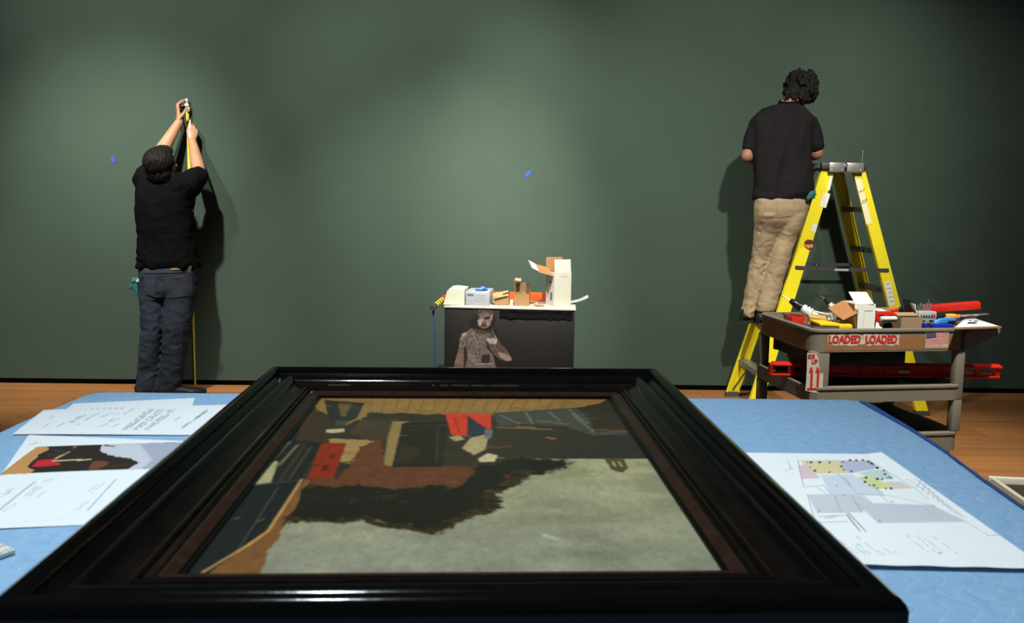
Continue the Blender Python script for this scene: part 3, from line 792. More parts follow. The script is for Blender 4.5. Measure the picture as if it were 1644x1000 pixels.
TOP = .709
def ped(lx, ly, lz=0): return pm @ Vector((lx, ly, TOP + lz))
def pxl(px, ly):
    """local x on the pedestal top seen at pixel column px and depth ly"""
    n = pm.to_3x3() @ Vector((0, -1, 0)); q = pmi @ onpl(px, 487, pm @ Vector((0, ly, 0)), n); return q.x
# cream pad
lx = pxl(732, .12)
o = thing('packing_pad', 'cream curved packing pad on the left end of the pedestal', 'packing pad', ped(lx, .13, .001), PR)
MB().prism([(-.068, 0), (.066, 0), (.066, .098), (.0, .104), (-.032, .100), (-.044, .088), (-.052, .06)], .2, Matrix.Translation((0, .1, 0)) @ Matrix.Rotation(pi / 2, 4, 'X')).build('pad', M('cream foam', (.52, .53, .43), .8, bump=(60, .1)), o)
mb = MB(); mb.box((-.04, -.108, .004), (.05, .03, .002), .0005); mb.build('folded_edge', white_card, o)
# glove box
lx = pxl(769, .1)
gb = thing('glove_box', 'pale grey glove box with a blue glove poking out of its top', 'box', ped(lx, .15, 0), PR - .03)
MB().box((0, 0, .043), (.150, .23, .086), .002).build('carton', M('pale grey card', (.33, .35, .40), .55), gb)
ink = M('grey blue print', (.10, .13, .26), .6)
MB().box((-.045, -.1154, .066), (.042, .0006, .014)).build('header_print', ink, gb, 0)
mb = MB()
for k in range(4): mb.box((.02, -.1154, .066 - k * .013), (.072 - .008 * (k % 2), .0006, .004 if k == 0 else .0022))
mb.box((-.052, -.1154, .02), (.02, .0006, .004)).box((-.048, -.1154, .012), (.03, .0006, .003)).box((-.04, .03, .0863), (.05, .06, .0006))
mb.build('print_lines', M('faint grey print', (.30, .31, .36), .6), gb, 0)
MB().ell((.012, -.01, .0862), (.042, .06, .0012)).build('dispenser_opening', black_m, gb)
bl_g = M('blue nitrile', (.03, .16, .68), .45)
mb = MB().chain([(.0, -.02, .088), (.02, -.01, .098), (.045, -.005, .091)], [.012, .015, .008]).chain([(.01, -.02, .09), (-.02, -.03, .092)], [.012, .006])
remesh(mb, 'glove', .003, bl_g, gb, 3)
# small kraft box with torn lid
lx = pxl(805, .1)
o = thing('cardboard_box', 'small kraft box with a torn lid beside the glove box', 'box', ped(lx, .13, 0), PR + .02)
MB().box((0, -.049, .027), (.094, .002, .054)).box((0, .049, .027), (.094, .002, .054)).box((-.046, 0, .027), (.002, .098, .054)).box((.046, 0, .027), (.002, .098, .054)).box((0, 0, .001), (.094, .1, .002)).build('carton', card, o)
MB().box((-.006, -.02, .064), (.10, .085, .002), rot=(.28, -.22, .05)).build('lid_flap', M('pale kraft', (.38, .25, .12), .8), o)
MB().box((.03, -.035, .068), (.045, .002, .026), rot=(.5, -.3, .1)).build('torn_flap', cardin, o)
# open kraft box
lx = pxl(838, .1)
o = thing('cardboard_box', 'open kraft box with a raised back flap in the middle of the pedestal top', 'box', ped(lx, .12, 0), PR)
MB().box((0, -.055, .038), (.094, .002, .076)).box((0, .055, .038), (.094, .002, .076)).box((-.046, 0, .038), (.002, .108, .076)).box((.046, 0, .038), (.002, .108, .076)).box((0, 0, .001), (.094, .11, .002)).build('carton', card, o)
MB().box((0, .058, .105), (.090, .002, .06), rot=(-.12, 0, 0)).build('back_flap', M('dark kraft', (.20, .11, .055), .85), o)
MB().box((-.0475, .005, .115), (.002, .085, .078), rot=(0, -.08, 0)).build('left_flap', card, o)
MB().box((-.030, .03, .158), (.040, .05, .002), rot=(.25, .1, 0)).build('top_flap', M('pale kraft', (.38, .25, .12), .8), o)
MB().box((.0475, 0, .085), (.002, .10, .02), rot=(0, .4, 0)).build('right_flap', card, o)
# orange level behind the boxes
lx = pxl(832, .33)
o = thing('spirit_level', 'orange spirit level lying behind the cardboard boxes on the pedestal', 'level', ped(lx, .335, 0), PR + .02)
MB().box((0, 0, .028), (.40, .026, .056), .003).build('level_body', orange_m, o)
MB().box((.05, -.0135, .03), (.05, .002, .022), .0005).build('vial_window', M('pale green vial', (.5, .6, .2), .2), o)
for sx in (-1, 1): MB().box((sx * .202, 0, .0295), (.006, .028, .058), .002).build('end_cap', black_pl, o)
# rolls of tape between the boxes
for px, ly, lab in ((790.5, .295, 'small white tape roll between the glove box and the torn kraft box'), (821.5, .10, 'small white tape roll between the two kraft boxes')):
    o = thing('tape_roll', lab, 'tape', ped(pxl(px, ly), ly, 0), PR)
    MB().tube([(0, 0, 0), (0, 0, .034)], .0125, 18).build('roll', M('white paper tape', (.62, .58, .5), .7), o)
    MB().tube([(0, 0, .0342), (0, 0, .0352)], .006, 14).build('core', card, o)
# tall white carton with its flaps open
ccx = pxl(896, .13)
tc_ = thing('carton', 'tall white carton with open brown flaps at the right end of the pedestal', 'box', ped(ccx, .15, 0), PR + radians(27))
cw, ch = .118, .215
for nm, c, s in (('front_panel', (0, -cw / 2, ch / 2), (cw, .002, ch)), ('back_panel', (0, cw / 2, ch / 2), (cw, .002, ch)), ('left_panel', (-cw / 2, 0, ch / 2), (.002, cw, ch)), ('right_panel', (cw / 2, 0, ch / 2), (.002, cw, ch)), ('bottom_panel', (0, 0, .001), (cw, cw, .002))):
    MB().box(c, s).build(nm, white_card, tc_)
for nm, c, s, r in (('front_flap', (0, -cw / 2 + .006, ch + .040), (cw - .004, .002, .082), (-.12, 0, 0)), ('back_flap', (0, cw / 2 + .004, ch + .042), (cw - .004, .002, .09), (-.1, 0, 0)), ('left_flap', (-cw / 2 - .046, 0, ch + .012), (.098, cw - .006, .002), (.42, .26, 0))):
    f_ = MB().box(c, s, rot=r).build(nm, white_card, tc_)
    n_ = Vector((0, -1, 0)) if nm == 'back_flap' else (Vector((0, 1, 0)) if nm == 'front_flap' else Vector((0, 0, 1)))
    MB().box(Vector(c) + n_ * .0018, [max(v - .001, .0006) if v > .01 else .0008 for v in s], rot=r).build('brown_lining', cardin, f_)
    if nm == 'left_flap': MB().box((-cw / 2 - .118, 0, ch + .040), (.052, cw - .01, .002), rot=(.42, .45, 0)).build('tuck_tab', white_card, f_)
mb = MB().box((-cw / 2 - .0014, -.02, .06), (.0006, .03, .05)).box((-cw / 2 - .0014, .0, .15), (.0006, .03, .014))
mb.build('side_print', ink, tc_, 0)
MB().box((.01, -cw / 2 - .0013, .188), (.05, .0006, .005)).build('front_print', M('faint grey print', (.3, .31, .36), .6), tc_, 0)
# loose white paper sliding off the right end
o = thing('loose_paper', 'curled white paper overhanging the right end of the pedestal', 'paper', ped(.40, .27, .002), PR)
mb = MB(); g = []
for i in range(15):
    u = i / 14; g.append([mb.bm.verts.new((-.05 + .145 * u, -.05 + .12 * v / 6 - .03 * u * (1 - v / 6), .002 + .045 * u * u)) for v in range(7)])
for a, b_ in zip(g, g[1:]):
    for i in range(6): mb.bm.faces.new((a[i], b_[i], b_[i + 1], a[i + 1]))
mb.build('sheet', M('thin white paper', (.55, .58, .62), .7), o, 180)
# crumpled scrap
mb = MB().box((.003, 0, .004), (.058, .05, .003), rot=(.08, .05, .2)).box((-.022, .01, .008), (.03, .03, .002), rot=(.3, -.4, .5))
tag(mb.build('cardboard_scrap', M('pinkish kraft', (.40, .22, .15), .8), None, 0, ped(pxl(866, .1), .085, .003), PR), 'flat pinkish brown cardboard scrap left of the tall white carton', 'scrap')
# striped tube and its strap
A_, B_ = aty(694.5, 494, 4.93), aty(714, 477.5, 5.2)
tu, put, _ = wthing('striped_tube', 'yellow and black striped tube sticking out past the left end of the pedestal', 'tube', (A_ + B_) / 2)
dd = (B_ - A_)
put(MB().tube([A_ + dd * .0, A_ + dd * .97], .0155, 16), 'tube', black_pl)
ylw = M('yellow tape', (.72, .52, .03), .5)
for k in range(4):
    f0 = .22 + k * .15; a, b_ = A_ + dd * f0, A_ + dd * (f0 + .085)
    put(MB().tube([a, b_], .0162, 16), 'stripe', ylw)
put(MB().tube([A_ + dd * .80, A_ + dd * 1.0], .0168, 16), 'red_end', red_m)
put(MB().tube([A_ - dd * .03, A_ + dd * .06], .0175, 16), 'end_cap', M('grey rubber', (.05, .05, .05), .6))
st_b = aty(701, 600, 4.95)
o, put, _ = wthing('strap', 'narrow dark blue strap hanging down beside the left edge of the pedestal', 'strap', (st_b.x, 4.95, 0))
mb = MB(); tp = A_ + dd * .06
pts = [Vector((tp.x + (st_b.x - tp.x) * q + .004 * sin(q * 6), tp.y, (tp.z - .018) * (1 - q) + .004)) for q in [k / 24 for k in range(25)]]
mb.loft([[p + Vector((-.007, -.0006, 0)), p + Vector((.007, -.0006, 0)), p + Vector((.007, .0006, 0)), p + Vector((-.007, .0006, 0))] for p in pts])
put(mb, 'webbing', M('dark blue webbing', (.02, .045, .14), .7))

# ================================================================== yellow stepladder
yel = M('yellow fibreglass', (.80, .69, .018), .38, var=(5, .06), bump=(90, .03))
alu = M('dull aluminium', (.36, .36, .35), .42, metal=.75, var=(20, .12))
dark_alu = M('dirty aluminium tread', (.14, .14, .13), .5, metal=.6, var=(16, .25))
lad, put, linv = wthing('stepladder', 'yellow stepladder standing open behind the tool cart', 'ladder', (2.26, 5.4, 0))
FB, FT = (1.70, 2.145), (0.0, 1.60)          # x at floor and top of the front rails
RB, RT = (2.835, 2.345), (0.0, 1.60)
NB, NT, BB, BT = 5.16, 5.235, 5.66, 5.585     # y of near and far rails at floor and top
def railpt(fr, near, z, dx=0.0, dy=0.0):
    q = z / 1.60
    x = (FB[0] + (FB[1] - FB[0]) * q) if fr else (RB[0] + (RB[1] - RB[0]) * q)
    y = (NB + (NT - NB) * q) if near else (BB + (BT - BB) * q)
    return Vector((x + dx, y + (dy if near else -dy), z))
HW = .043
Cp = [(-HW, 0), (HW, 0), (HW, .030), (HW - .005, .030), (HW - .005, .005), (-HW + .005, .005), (-HW + .005, .030), (-HW, .030)]
rails = {}
for fr in (True, False):
    for near in (True, False):
        w_ = 1.0 if fr else .92
        mb = MB().loft([[railpt(fr, near, z, a * w_, b_) for a, b_ in Cp] for z in (.03, 1.60)])
        r_ = put(mb, 'rail', yel, None, 30); rails[(fr, near)] = r_
        mb = MB().loft([[railpt(fr, near, z, a * 1.06, -.002), railpt(fr, near, z, b_ * 1.06, -.002), railpt(fr, near, z, b_ * 1.06, .034), railpt(fr, near, z, a * 1.06, .034)] for z, a, b_ in ((0.0, -HW, HW), (.032, -HW, HW))])
        put(mb, 'rubber_foot', M('grey rubber', (.05, .05, .05), .6), r_)
for z in (.27, .57, .87, 1.17, 1.45):
    a, b_ = railpt(True, True, z, 0, .006), railpt(True, False, z, 0, .006)
    mb = MB()
    mb.loft([[Vector((p.x + dx, p.y, z + dz)) for dx, dz in ((-.032, 0), (.042, 0), (.042, -.028), (.038, -.028), (.038, -.005), (-.028, -.005), (-.028, -.034), (-.032, -.034))] for p in (a, b_)])
    put(mb, 'tread', alu, None, 20)
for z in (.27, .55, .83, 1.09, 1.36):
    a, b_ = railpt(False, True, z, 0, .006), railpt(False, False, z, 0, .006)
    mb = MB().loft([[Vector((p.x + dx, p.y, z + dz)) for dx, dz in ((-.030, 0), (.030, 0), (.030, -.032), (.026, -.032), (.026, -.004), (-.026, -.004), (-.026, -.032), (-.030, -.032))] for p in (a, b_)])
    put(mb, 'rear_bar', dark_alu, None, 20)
for near in (True, False):
    a, b_ = railpt(True, near, .965, .0, -.006), railpt(False, near, .955, .0, -.006); mid = (a + b_) / 2 + Vector((0, 0, -.006))
    for p, q in ((a, mid), (mid, b_)):
        d = (q - p).normalized(); mb = MB().loft([[r + Vector((0, sy * .002, sz * .011)) for sy, sz in ((-1, -1), (1, -1), (1, 1), (-1, 1))] for r in (p - d * .02, q + d * .02)])
        put(mb, 'spreader_bar', M('grey spreader steel', (.09, .095, .10), .4, metal=.5))
    put(MB().tube([mid + Vector((0, -.006, 0)), mid + Vector((0, .006, 0))], .008, 12), 'spreader_rivet', alu)
put(MB().box(mid + Vector((-.02, BB * 0 - .46, .002)), (.09, .002, .014)), 'spreader_label', M('pale label', (.35, .36, .36), .6), None, 0)
for near in (True, False):                                                  # diagonal braces below the bottom tread
    p = railpt(True, near, .05, .0, .012); q = railpt(True, near, .24, .0, .16)
    put(MB().tube([p, q], .006, 8), 'brace', M('grey spreader steel', (.09, .095, .10), .4, metal=.5))
cap = put(MB().box((2.165, 5.41, 1.622), (.150, .415, .040), .006), 'top_cap', M('dark grey cap', (.035, .035, .037), .5))
rear_cap = put(MB().box((2.325, 5.41, 1.617), (.120, .40, .034), .006), 'rear_cap', M('dark grey cap', (.035, .035, .037), .5))
for x, wd, ang in ((2.185, .100, 0), (2.303, .110, 0)):
    pl_ = put(MB().box((x, 5.197, 1.612), (wd, .005, .062), .008), 'hinge_plate', alu)
    for dx in (-1, 1): put(MB().ell((x + dx * wd * .33, 5.193, 1.595), (.006, .003, .006), sub=2), 'bolt', M('bright steel', (.7, .7, .7), .25, metal=.9), pl_)
put(MB().tube([(2.243, 5.19, 1.625), (2.243, 5.204, 1.625)], .012, 14), 'hinge_pin', M('bright steel', (.7, .7, .7), .25, metal=.9))
put(MB().box((2.09, 5.30, 1.6235), (.003, .10, .030)), 'warning_label', M('pale label', (.35, .36, .36), .6), cap)
# stickers on the near rails
def rail_plane(fr):
    p0, p1, p2 = railpt(fr, True, .1), railpt(fr, True, 1.5), railpt(fr, True, .1, .05); n = (p1 - p0).cross(p2 - p0).normalized()
    if n.y > 0: n = -n
    return p0, n
def sticker(name, pxs, fr, mat, off=.0012):
    p0, n = rail_plane(fr); pts = [onpl(a, b_, p0 + n * off, n) for a, b_ in pxs]; mb = MB()
    top = [mb.bm.verts.new(p + n * .0005) for p in pts]; bot = [mb.bm.verts.new(p) for p in pts]
    mb.bm.faces.new(top); mb.bm.faces.new(list(reversed(bot)))
    for i in range(len(pts)): mb.bm.faces.new((top[i], bot[i], bot[(i + 1) % len(pts)], top[(i + 1) % len(pts)]))
    return put(mb, name, mat, rails[(fr, True)], 0)
lab_m = M('white label', (.72, .72, .66), .5, var=(60, .08)); lab2 = M('cream label', (.78, .74, .48), .5, var=(40, .06))
sticker('warning_label', [(1333, 281), (1337.5, 282), (1332, 306), (1327.5, 305)], True, lab_m)
sticker('warning_label', [(1323, 309), (1333, 311), (1326, 334), (1316, 331)], True, lab_m)
sticker('worn_label', [(1305, 359), (1313, 360), (1309, 374), (1302, 371)], True, lab_m)
sticker('warning_label', [(1372, 285), (1382, 285), (1400, 359), (1391, 361)], False, lab2)
sticker('capacity_label', [(1420, 453), (1430, 451), (1437, 489), (1427, 491)], False, lab_m)
mb = MB(); p0, n = rail_plane(False)
for ln in range(5):
    a, b_ = onpl(1422 + ln * 1.6, 456 + ln * 7, p0 + n * .0028, n), onpl(1429 + ln * 1.6, 455 + ln * 7, p0 + n * .0028, n)
    mb.tube([a, b_], .0018, 4)
put(mb, 'label_print', M('grey print', (.25, .25, .25), .6), rails[(False, True)], 0)
mb = MB()
for pts in ([(1379, 309), (1382, 306), (1382, 309), (1384, 305), (1386, 307), (1388, 302)], [(1384, 323), (1386, 321), (1386, 326), (1383, 326)], [(1388, 320), (1389, 326), (1391, 318), (1392, 322)]):
    mb.tube([onpl(a, b_, p0 + n * .003, n) for a, b_ in pts], .0016, 5)
put(mb, 'handwriting', black_m, rails[(False, True)], 0)
shield = sticker('shield_sticker', [(1291.5, 388), (1296, 384.5), (1303, 385), (1306.5, 388), (1305.5, 396), (1299, 402), (1292, 397)], True, M('dark brown print', (.11, .018, .010), .5))
p0, n = rail_plane(True); c0 = onpl(1299, 394, p0 + n * .0036, n)
mm = frame3(c0, (1, 0, 0), (0, 0, 1))
put(MB().mesh(text_mesh('ups', .036, .0014), mm), 'shield_lettering', M('orange gold print', (.85, .32, .10), .5), rails[(True, True)], 0)

# ================================================================== grey tool cart
CR = radians(7.0)
c_or = atz(1306, 529, .83)
CT = (c_or.x, c_or.y, 0)
cart = thing('tool_cart', 'grey three-shelf utility cart loaded with tools, in front of the ladder', 'cart', CT, CR)
cm = Matrix.Translation(CT) @ Matrix.Rotation(CR, 4, 'Z'); cmi = cm.inverted()
cfn = cm.to_3x3() @ Vector((0, -1, 0)); cln = cm.to_3x3() @ Vector((-1, 0, 0))
CL, CD = .745, .54
taupe = M('taupe structural plastic', (.20, .175, .135), .6, var=(7, .10), bump=(120, .08), spec=.3)
taupe2 = M('scuffed taupe plastic', (.27, .24, .20), .6, var=(5, .2), bump=(90, .1), spec=.3)
tan = M('tan paper tape', (.30, .145, .060), .65, var=(6, .10), spec=.25)
dark_in = M('black shelf liner', (.009, .009, .010), .5)
def rrect(x0, x1, y0, y1, r, z, n=6):
    out = []
    for cx, cy, a0 in ((x1 - r, y0 + r, -90), (x1 - r, y1 - r, 0), (x0 + r, y1 - r, 90), (x0 + r, y0 + r, 180)):
        for k in range(n + 1):
            a = radians(a0 + 90 * k / n); out.append((cx + r * cos(a), cy + r * sin(a), z))
    return out
def tray(z0, z1, zin, r=.05, wall=.02, lip=.006):
    mb = MB()
    rings = [rrect(.03, CL - .03, .03, CD - .03, r * .6, z0), rrect(0, CL, 0, CD, r, z0), rrect(0, CL, 0, CD, r, z1 - .014), rrect(-lip, CL + lip, -lip, CD + lip, r + lip, z1 - .012), rrect(-lip, CL + lip, -lip, CD + lip, r + lip, z1 - .003),
             rrect(-lip + .004, CL + lip - .004, -lip + .004, CD + lip - .004, r, z1), rrect(wall, CL - wall, wall, CD - wall, r - .012, z1), rrect(wall, CL - wall, wall, CD - wall, r - .012, zin)]
    return mb.loft(rings)
DECK = .778
tray(.728, .83, DECK).build('top_tray', taupe, cart, 30)
tray(.500, .572, .515).build('middle_shelf', taupe, cart, 30)
MB().box((CL / 2, CD / 2, .5163), (CL - .05, CD - .05, .002)).build('shelf_liner', dark_in, cart)
tray(.262, .352, .280).build('bottom_shelf', taupe, cart, 30)
MB().box((CL / 2, CD / 2, .2815), (CL - .045, CD - .045, .002)).build('shelf_liner', dark_in, cart)
# posts
for nm, x, y, sx, sy in (('post', .043, .022, .090, .040), ('post', CL - .022, .022, .046, .040), ('post', .022, CD - .024, .046, .044), ('post', CL - .022, CD - .024, .046, .044)):
    MB().box((x, y, .615), (sx, sy, .232), .008).box((x, y, .426), (sx, sy, .15), .008).build(nm, taupe, cart)
# push handle
mb = MB()
pf = [(0, 0), (.05, .012), (.168, .012), (.176, .004), (.168, -.016), (.11, -.042), (.05, -.072), (0, -.085)]
for y in (-.004, CD - .036):
    mb.prism(pf, .040, Matrix.Translation((CL - .012, y + .040, .818)) @ Matrix.Rotation(pi / 2, 4, 'X'), bev=.004)
mb.box((CL + .145, CD / 2, .813), (.036, CD - .02, .034), .010)
mb.box((CL + .04, CD / 2, .80), (.09, CD - .02, .012), .004)
tag(mb.build('push_handle', taupe, cart, 40), 'moulded push handle at the right end')
# casters
for x in (.07, CL - .07):
    for y in (.07, CD - .07):
        ca = MB().box((x, y, .248), (.09, .08, .012), .003).box((x - .012, y - .024, .17), (.04, .005, .15)).box((x - .012, y + .024, .17), (.04, .005, .15)).build('caster', M('zinc fork', (.3, .3, .3), .4, metal=.8), cart)
        MB().tube([(x - .015, y - .016, .0675), (x - .015, y + .016, .0675)], .066, 20).build('wheel', M('grey tyre', (.05, .05, .05), .7), ca, 40)
# tan panels, stickers
def cl_front(px, py, off=0.0):
    q = cmi @ onpl(px, py, Vector(CT) + cfn * off, cfn); return q
def cl_left(px, py, off=0.0):
    q = cmi @ onpl(px, py, Vector(CT) + cln * off, cln); return q
def plate(pts, n, t):
    mb = MB(); n = Vector(n); top = [mb.bm.verts.new(Vector(p) + n * t) for p in pts]; bot = [mb.bm.verts.new(p) for p in pts]
    mb.bm.faces.new(top); mb.bm.faces.new(list(reversed(bot)))
    for i in range(len(pts)): mb.bm.faces.new((top[i], bot[i], bot[(i + 1) % len(pts)], top[(i + 1) % len(pts)]))
    return mb
FN = (0, -1, 0); LN = (-1, 0, 0)
fpan = plate([(.06, 0, .735), (CL - .05, 0, .735), (CL - .05, 0, .797), (.06, 0, .797)], FN, .0012).build('tan_panel', tan, cart, 0)
lpan = plate([(0, .05, .735), (0, .05, .812), (0, CD - .05, .812), (0, CD - .05, .735)], LN, .0012).build('tan_panel', tan, cart, 0)
# torn LOADED label
rag = []
for k in range(26): rag.append((1329 + k * 4.6, 536.5 + rng.random() * 3.2 - .3))
for k in range(25, -1, -1): rag.append((1329 + k * 4.55, 552 + rng.random() * 3.5))
lab = plate([cl_front(a, b_, .0014) for a, b_ in rag], FN, .0006).build('torn_label', M('worn white label', (.55, .50, .44), .6, var=(45, .3)), fpan, 0)
red_p = M('red print', (.55, .022, .014), .55)
for cx, wd in ((1356, 1), (1415, 1)):
    c = cl_front(cx, 545.5, .0035)
    t_ = text_mesh('LOADED', .048, .0024, sx=.80)
    mb = MB().mesh(t_, frame3(c, (1, 0, 0), (0, 0, 1)))
    # slab serifs of the condensed stencil letters
    mb.build('lettering', red_p, fpan, 0)
# flag sticker
x0, x1 = cl_front(1486, 545).x, cl_front(1522, 545).x; z1f, z0f = cl_front(1500, 532.5).z, cl_front(1500, 558).z
fw, fh = x1 - x0, z1f - z0f
plate([(x0, -.0014, z0f), (x1, -.0014, z0f), (x1, -.0014, z1f), (x0, -.0014, z1f)], FN, .0006).build('flag_sticker', M('white sticker', (.66, .64, .60), .5), fpan, 0)
fs = Print(110, 80, 0, fw, 0, fh, (206, 200, 192))
hf = fh * .22
for k in range(7):
    yb = hf + (fh - hf) * (k * 2) / 13; t_ = (fh - hf) / 13
    pts = []
    for q in range(13): pts.append((fw * q / 12, yb + .0025 * sin(q / 12 * 5 + .4) + .010 * q / 12 - .006))
    pts += [(p[0], p[1] + t_) for p in reversed(pts)]
    fs.poly([(min(max(a, .002), fw - .002), min(b_, fh - .001)) for a, b_ in pts], (196, 48, 52))
cant = [(.002, fh - .001), (.002, hf + (fh - hf) * .40), (fw * .25, hf + (fh - hf) * .48), (fw * .45, hf + (fh - hf) * .56), (fw * .40, fh - .001)]
fs.poly(cant, (38, 40, 66))
for r_ in range(5):
    for c_ in range(5): fs.stroke((.006 + c_ * fw * .075 + (r_ % 2) * .003, fh - .006 - r_ * (fh - hf) * .11), (.007 + c_ * fw * .075 + (r_ % 2) * .003, fh - .006 - r_ * (fh - hf) * .11), .0028, (196, 196, 204), .9)
fs.poly([(0, 0), (fw, 0), (fw, hf * .8), (0, hf * .8)], (206, 200, 192)); fs.stroke((.004, hf * .42), (fw * .68, hf * .42), .006, (130, 128, 126), .8, dash=14); fs.stroke((fw * .74, hf * .42), (fw * .93, hf * .42), .006, (196, 70, 70), .8, dash=6)
tag(fs.build('flag_print', M('sticker print', (.2, .2, .2), .5, attr='ink'), fpan, lambda x, y: (x0 + x, -.0024, z0f + y)), 'stars and stripes sticker')
# up-arrow label on the near post
up = [(1296, 566), (1311, 568), (1314, 576), (1315.5, 590), (1316, 599), (1322, 599.5), (1320, 631), (1306, 630), (1293, 627), (1295, 598)]
pz = .0022 - .002
plate([cl_front(a, b_, -.0015 + .0) for a, b_ in up], FN, .0006 + .0).build('arrow_label', M('worn cream label', (.58, .52, .43), .6, var=(40, .15)), cart, 0)
mb = MB()
for cx, tilt in ((1302, 0), (1312.3, 0)):
    b0 = cl_front(cx, 623, 0); b1 = cl_front(cx, 596, 0); tip = cl_front(cx, 587.5, 0)
    mb.box((b0.x, -.0008, (b0.z + b1.z) / 2), (.0105, .0006, b1.z - b0.z)); mb.bm.faces.new([mb.bm.verts.new(p) for p in ((b1.x - .010, -.0012, b1.z - .004), (b1.x + .010, -.0012, b1.z - .004), (b1.x + .006, -.0012, b1.z + .012), (tip.x, -.0012, tip.z), (b1.x - .006, -.0012, b1.z + .012))])
mb.box((cl_front(1305.5, 624).x, -.0008, cl_front(1308, 624).z), (.058, .0006, .008))
mb.mesh(text_mesh('SIDE', .026, .0010, sx=.62), frame3(cl_front(1302.6, 572.5, .0012), (1, 0, 0), (0, 0, 1))).mesh(text_mesh('UP', .028, .0012, sx=.8), frame3(cl_front(1308, 581, .0012), (1, 0, 0), (0, 0, 1)))
mb.build('arrow_print', red_p, cart, 0)
plate([cl_left(1277, 525, .0014), cl_left(1277, 532, .0014), cl_left(1290, 536, .0014), cl_left(1290, 529, .0014)], LN, .0008).build('blue_sticker', M('dark blue sticker', (.02, .025, .07), .4), lpan, 0)

# ------------------------------------------------------------------ what lies on the cart
def dk(px, y, z=DECK + .002, py=520):
    """spot on the cart's deck seen in pixel column px at depth y"""
    p = aty(px, py, y); return Vector((p.x, p.y, z))
clear = M('clear plastic', (.75, .70, .58), .12, trans=.85, spec=.5)
yel_pl = M('yellow plastic', (.85, .60, .02), .4)
blue_pl = M('light blue plastic', (.02, .22, .62), .35)
dblue = M('deep blue plastic', (.01, .03, .38), .4)
steel_b = M('bright steel', (.7, .7, .7), .25, metal=.9)
wplast = M('white plastic', (.75, .75, .72), .4)

white_b = M('bright white card', (.86, .86, .80), .55)
cardin_b = M('brown card inside', (.44, .20, .08), .8, var=(9, .12), spec=.2)
# open white carton lying with its brown flap to the left
p = dk(1390, 3.60); wb = thing('carton', 'small white carton with a brown flap folded out to the left, on the cart', 'box', p, CR)
BW, BH, BD = .084, .150, .13
for nm, c, s in (('front_panel', (0, 0, BH / 2), (BW, .002, BH)), ('back_panel', (0, BD, BH / 2), (BW, .002, BH)), ('right_panel', (BW / 2, BD / 2, BH / 2), (.002, BD, BH)), ('bottom_panel', (0, BD / 2, .001), (BW, BD, .002))):
    MB().box(c, s).build(nm, white_b, wb)
MB().box((-.006, .040, BH + .0235), (BW, .092, .002), rot=(.52, 0, -.12)).build('top_panel', white_b, wb)
MB().box((-BW / 2 - .004, BD * .55, BH * .55), (.002, BD * .9, BH * .9), rot=(0, -.1, 0)).build('left_panel', M('dull yellow card', (.50, .36, .10), .7), wb)
f_ = MB().box((-BW / 2 - .044, BD * .50 - .02, BH * .78), (.088, .10, .002), rot=(.5, -.42, .1)).build('side_flap', cardin_b, wb)
MB().box((.010, -.0013, BH * .80), (.038, .0006, .0035)).build('front_print', M('faint grey print', (.3, .31, .36), .6), wb, 0)
MB().box((-.012, -.0012, BH * .42), (.0008, .0006, BH * .8)).build('panel_seam', M('faint grey print', (.3, .31, .36), .6), wb, 0)

# clear organiser with a yellow lid
p = dk(1327, 3.66); ob = thing('organizer_box', 'clear plastic organizer with a yellow lid at the front left of the cart', 'organizer', p, CR - .12)
mb = MB()
for c, s in (((0, -.070, .024), (.175, .003, .048)), ((0, .070, .024), (.175, .003, .048)), ((-.086, 0, .024), (.003, .14, .048)), ((.086, 0, .024), (.003, .14, .048)), ((0, 0, .0025), (.172, .14, .003)), ((.03, 0, .022), (.002, .136, .04)), ((-.03, 0, .022), (.002, .136, .04))): mb.box(c, s)
mb.build('clear_tub', clear, ob)
MB().box((.012, .0, .0545), (.150, .150, .012), .003, rot=(0, .03, 0)).build('lid', yel_pl, ob)
MB().box((.055, -.078, .046), (.060, .006, .018), .002).build('latch', yel_pl, ob)
MB().box((-.02, .06, .072), (.09, .03, .008), .002, rot=(.5, .12, .1)).build('divider_tray', M('dull yellow card', (.50, .36, .10), .7), ob)
# screws inside
mb = MB()
for k in range(40):
    a = rng.random(3); mb.tube([(-.08 + a[0] * .05, -.06 + a[1] * .12, .006 + .012 * a[2]), (-.07 + a[0] * .05, -.05 + a[1] * .11, .006 + .01 * a[2])], .0025, 5)
s_ = mb.build('screws', steel_b, ob); s_['kind'] = 'stuff'

def drill(name, label, a_px, b_px, y0, y1, zb, sc=1.0, handle=((1, -.2), .1)):
    a, b_ = aty(*a_px, y0), aty(*b_px, y1)
    root, put, _ = wthing(name, label, 'drill', Vector((a.x, a.y, zb)))
    d = (b_ - a).normalized(); wpl = wplast
    side = Vector((0, 0, 1)).cross(d).normalized(); upd = d.cross(side).normalized()
    if upd.z < 0: upd = -upd
    h_ = [a + d * 0, a + d * .055 * sc]
    put(MB().chain([a, a + d * .03 * sc, a + d * .062 * sc], [.024 * sc, .027 * sc, .022 * sc]), 'motor_housing', wpl)
    put(MB().tube([a + d * .064 * sc, a + d * .085 * sc], [.025 * sc, .021 * sc], 16), 'gear_collar', black_pl)
    put(MB().tube([a + d * .086 * sc, a + d * .096 * sc, a + d * .125 * sc, a + d * .132 * sc], [.018 * sc, .019 * sc, .014 * sc, .008 * sc], 16), 'chuck', black_pl)
    put(MB().tube([a + d * .128 * sc, a + d * .175 * sc, a + d * .18 * sc], [.0032, .0032, .001], 8), 'drill_bit', steel_b)
    for k in range(3):
        c = a + d * (.012 + .016 * k) * sc + upd * .0255 * sc
        put(MB().tube([c - side * .016 * sc, c, c + side * .016 * sc], .003 * sc, 6), 'vent_rib', black_pl)
    return root, put, a, d, side, upd
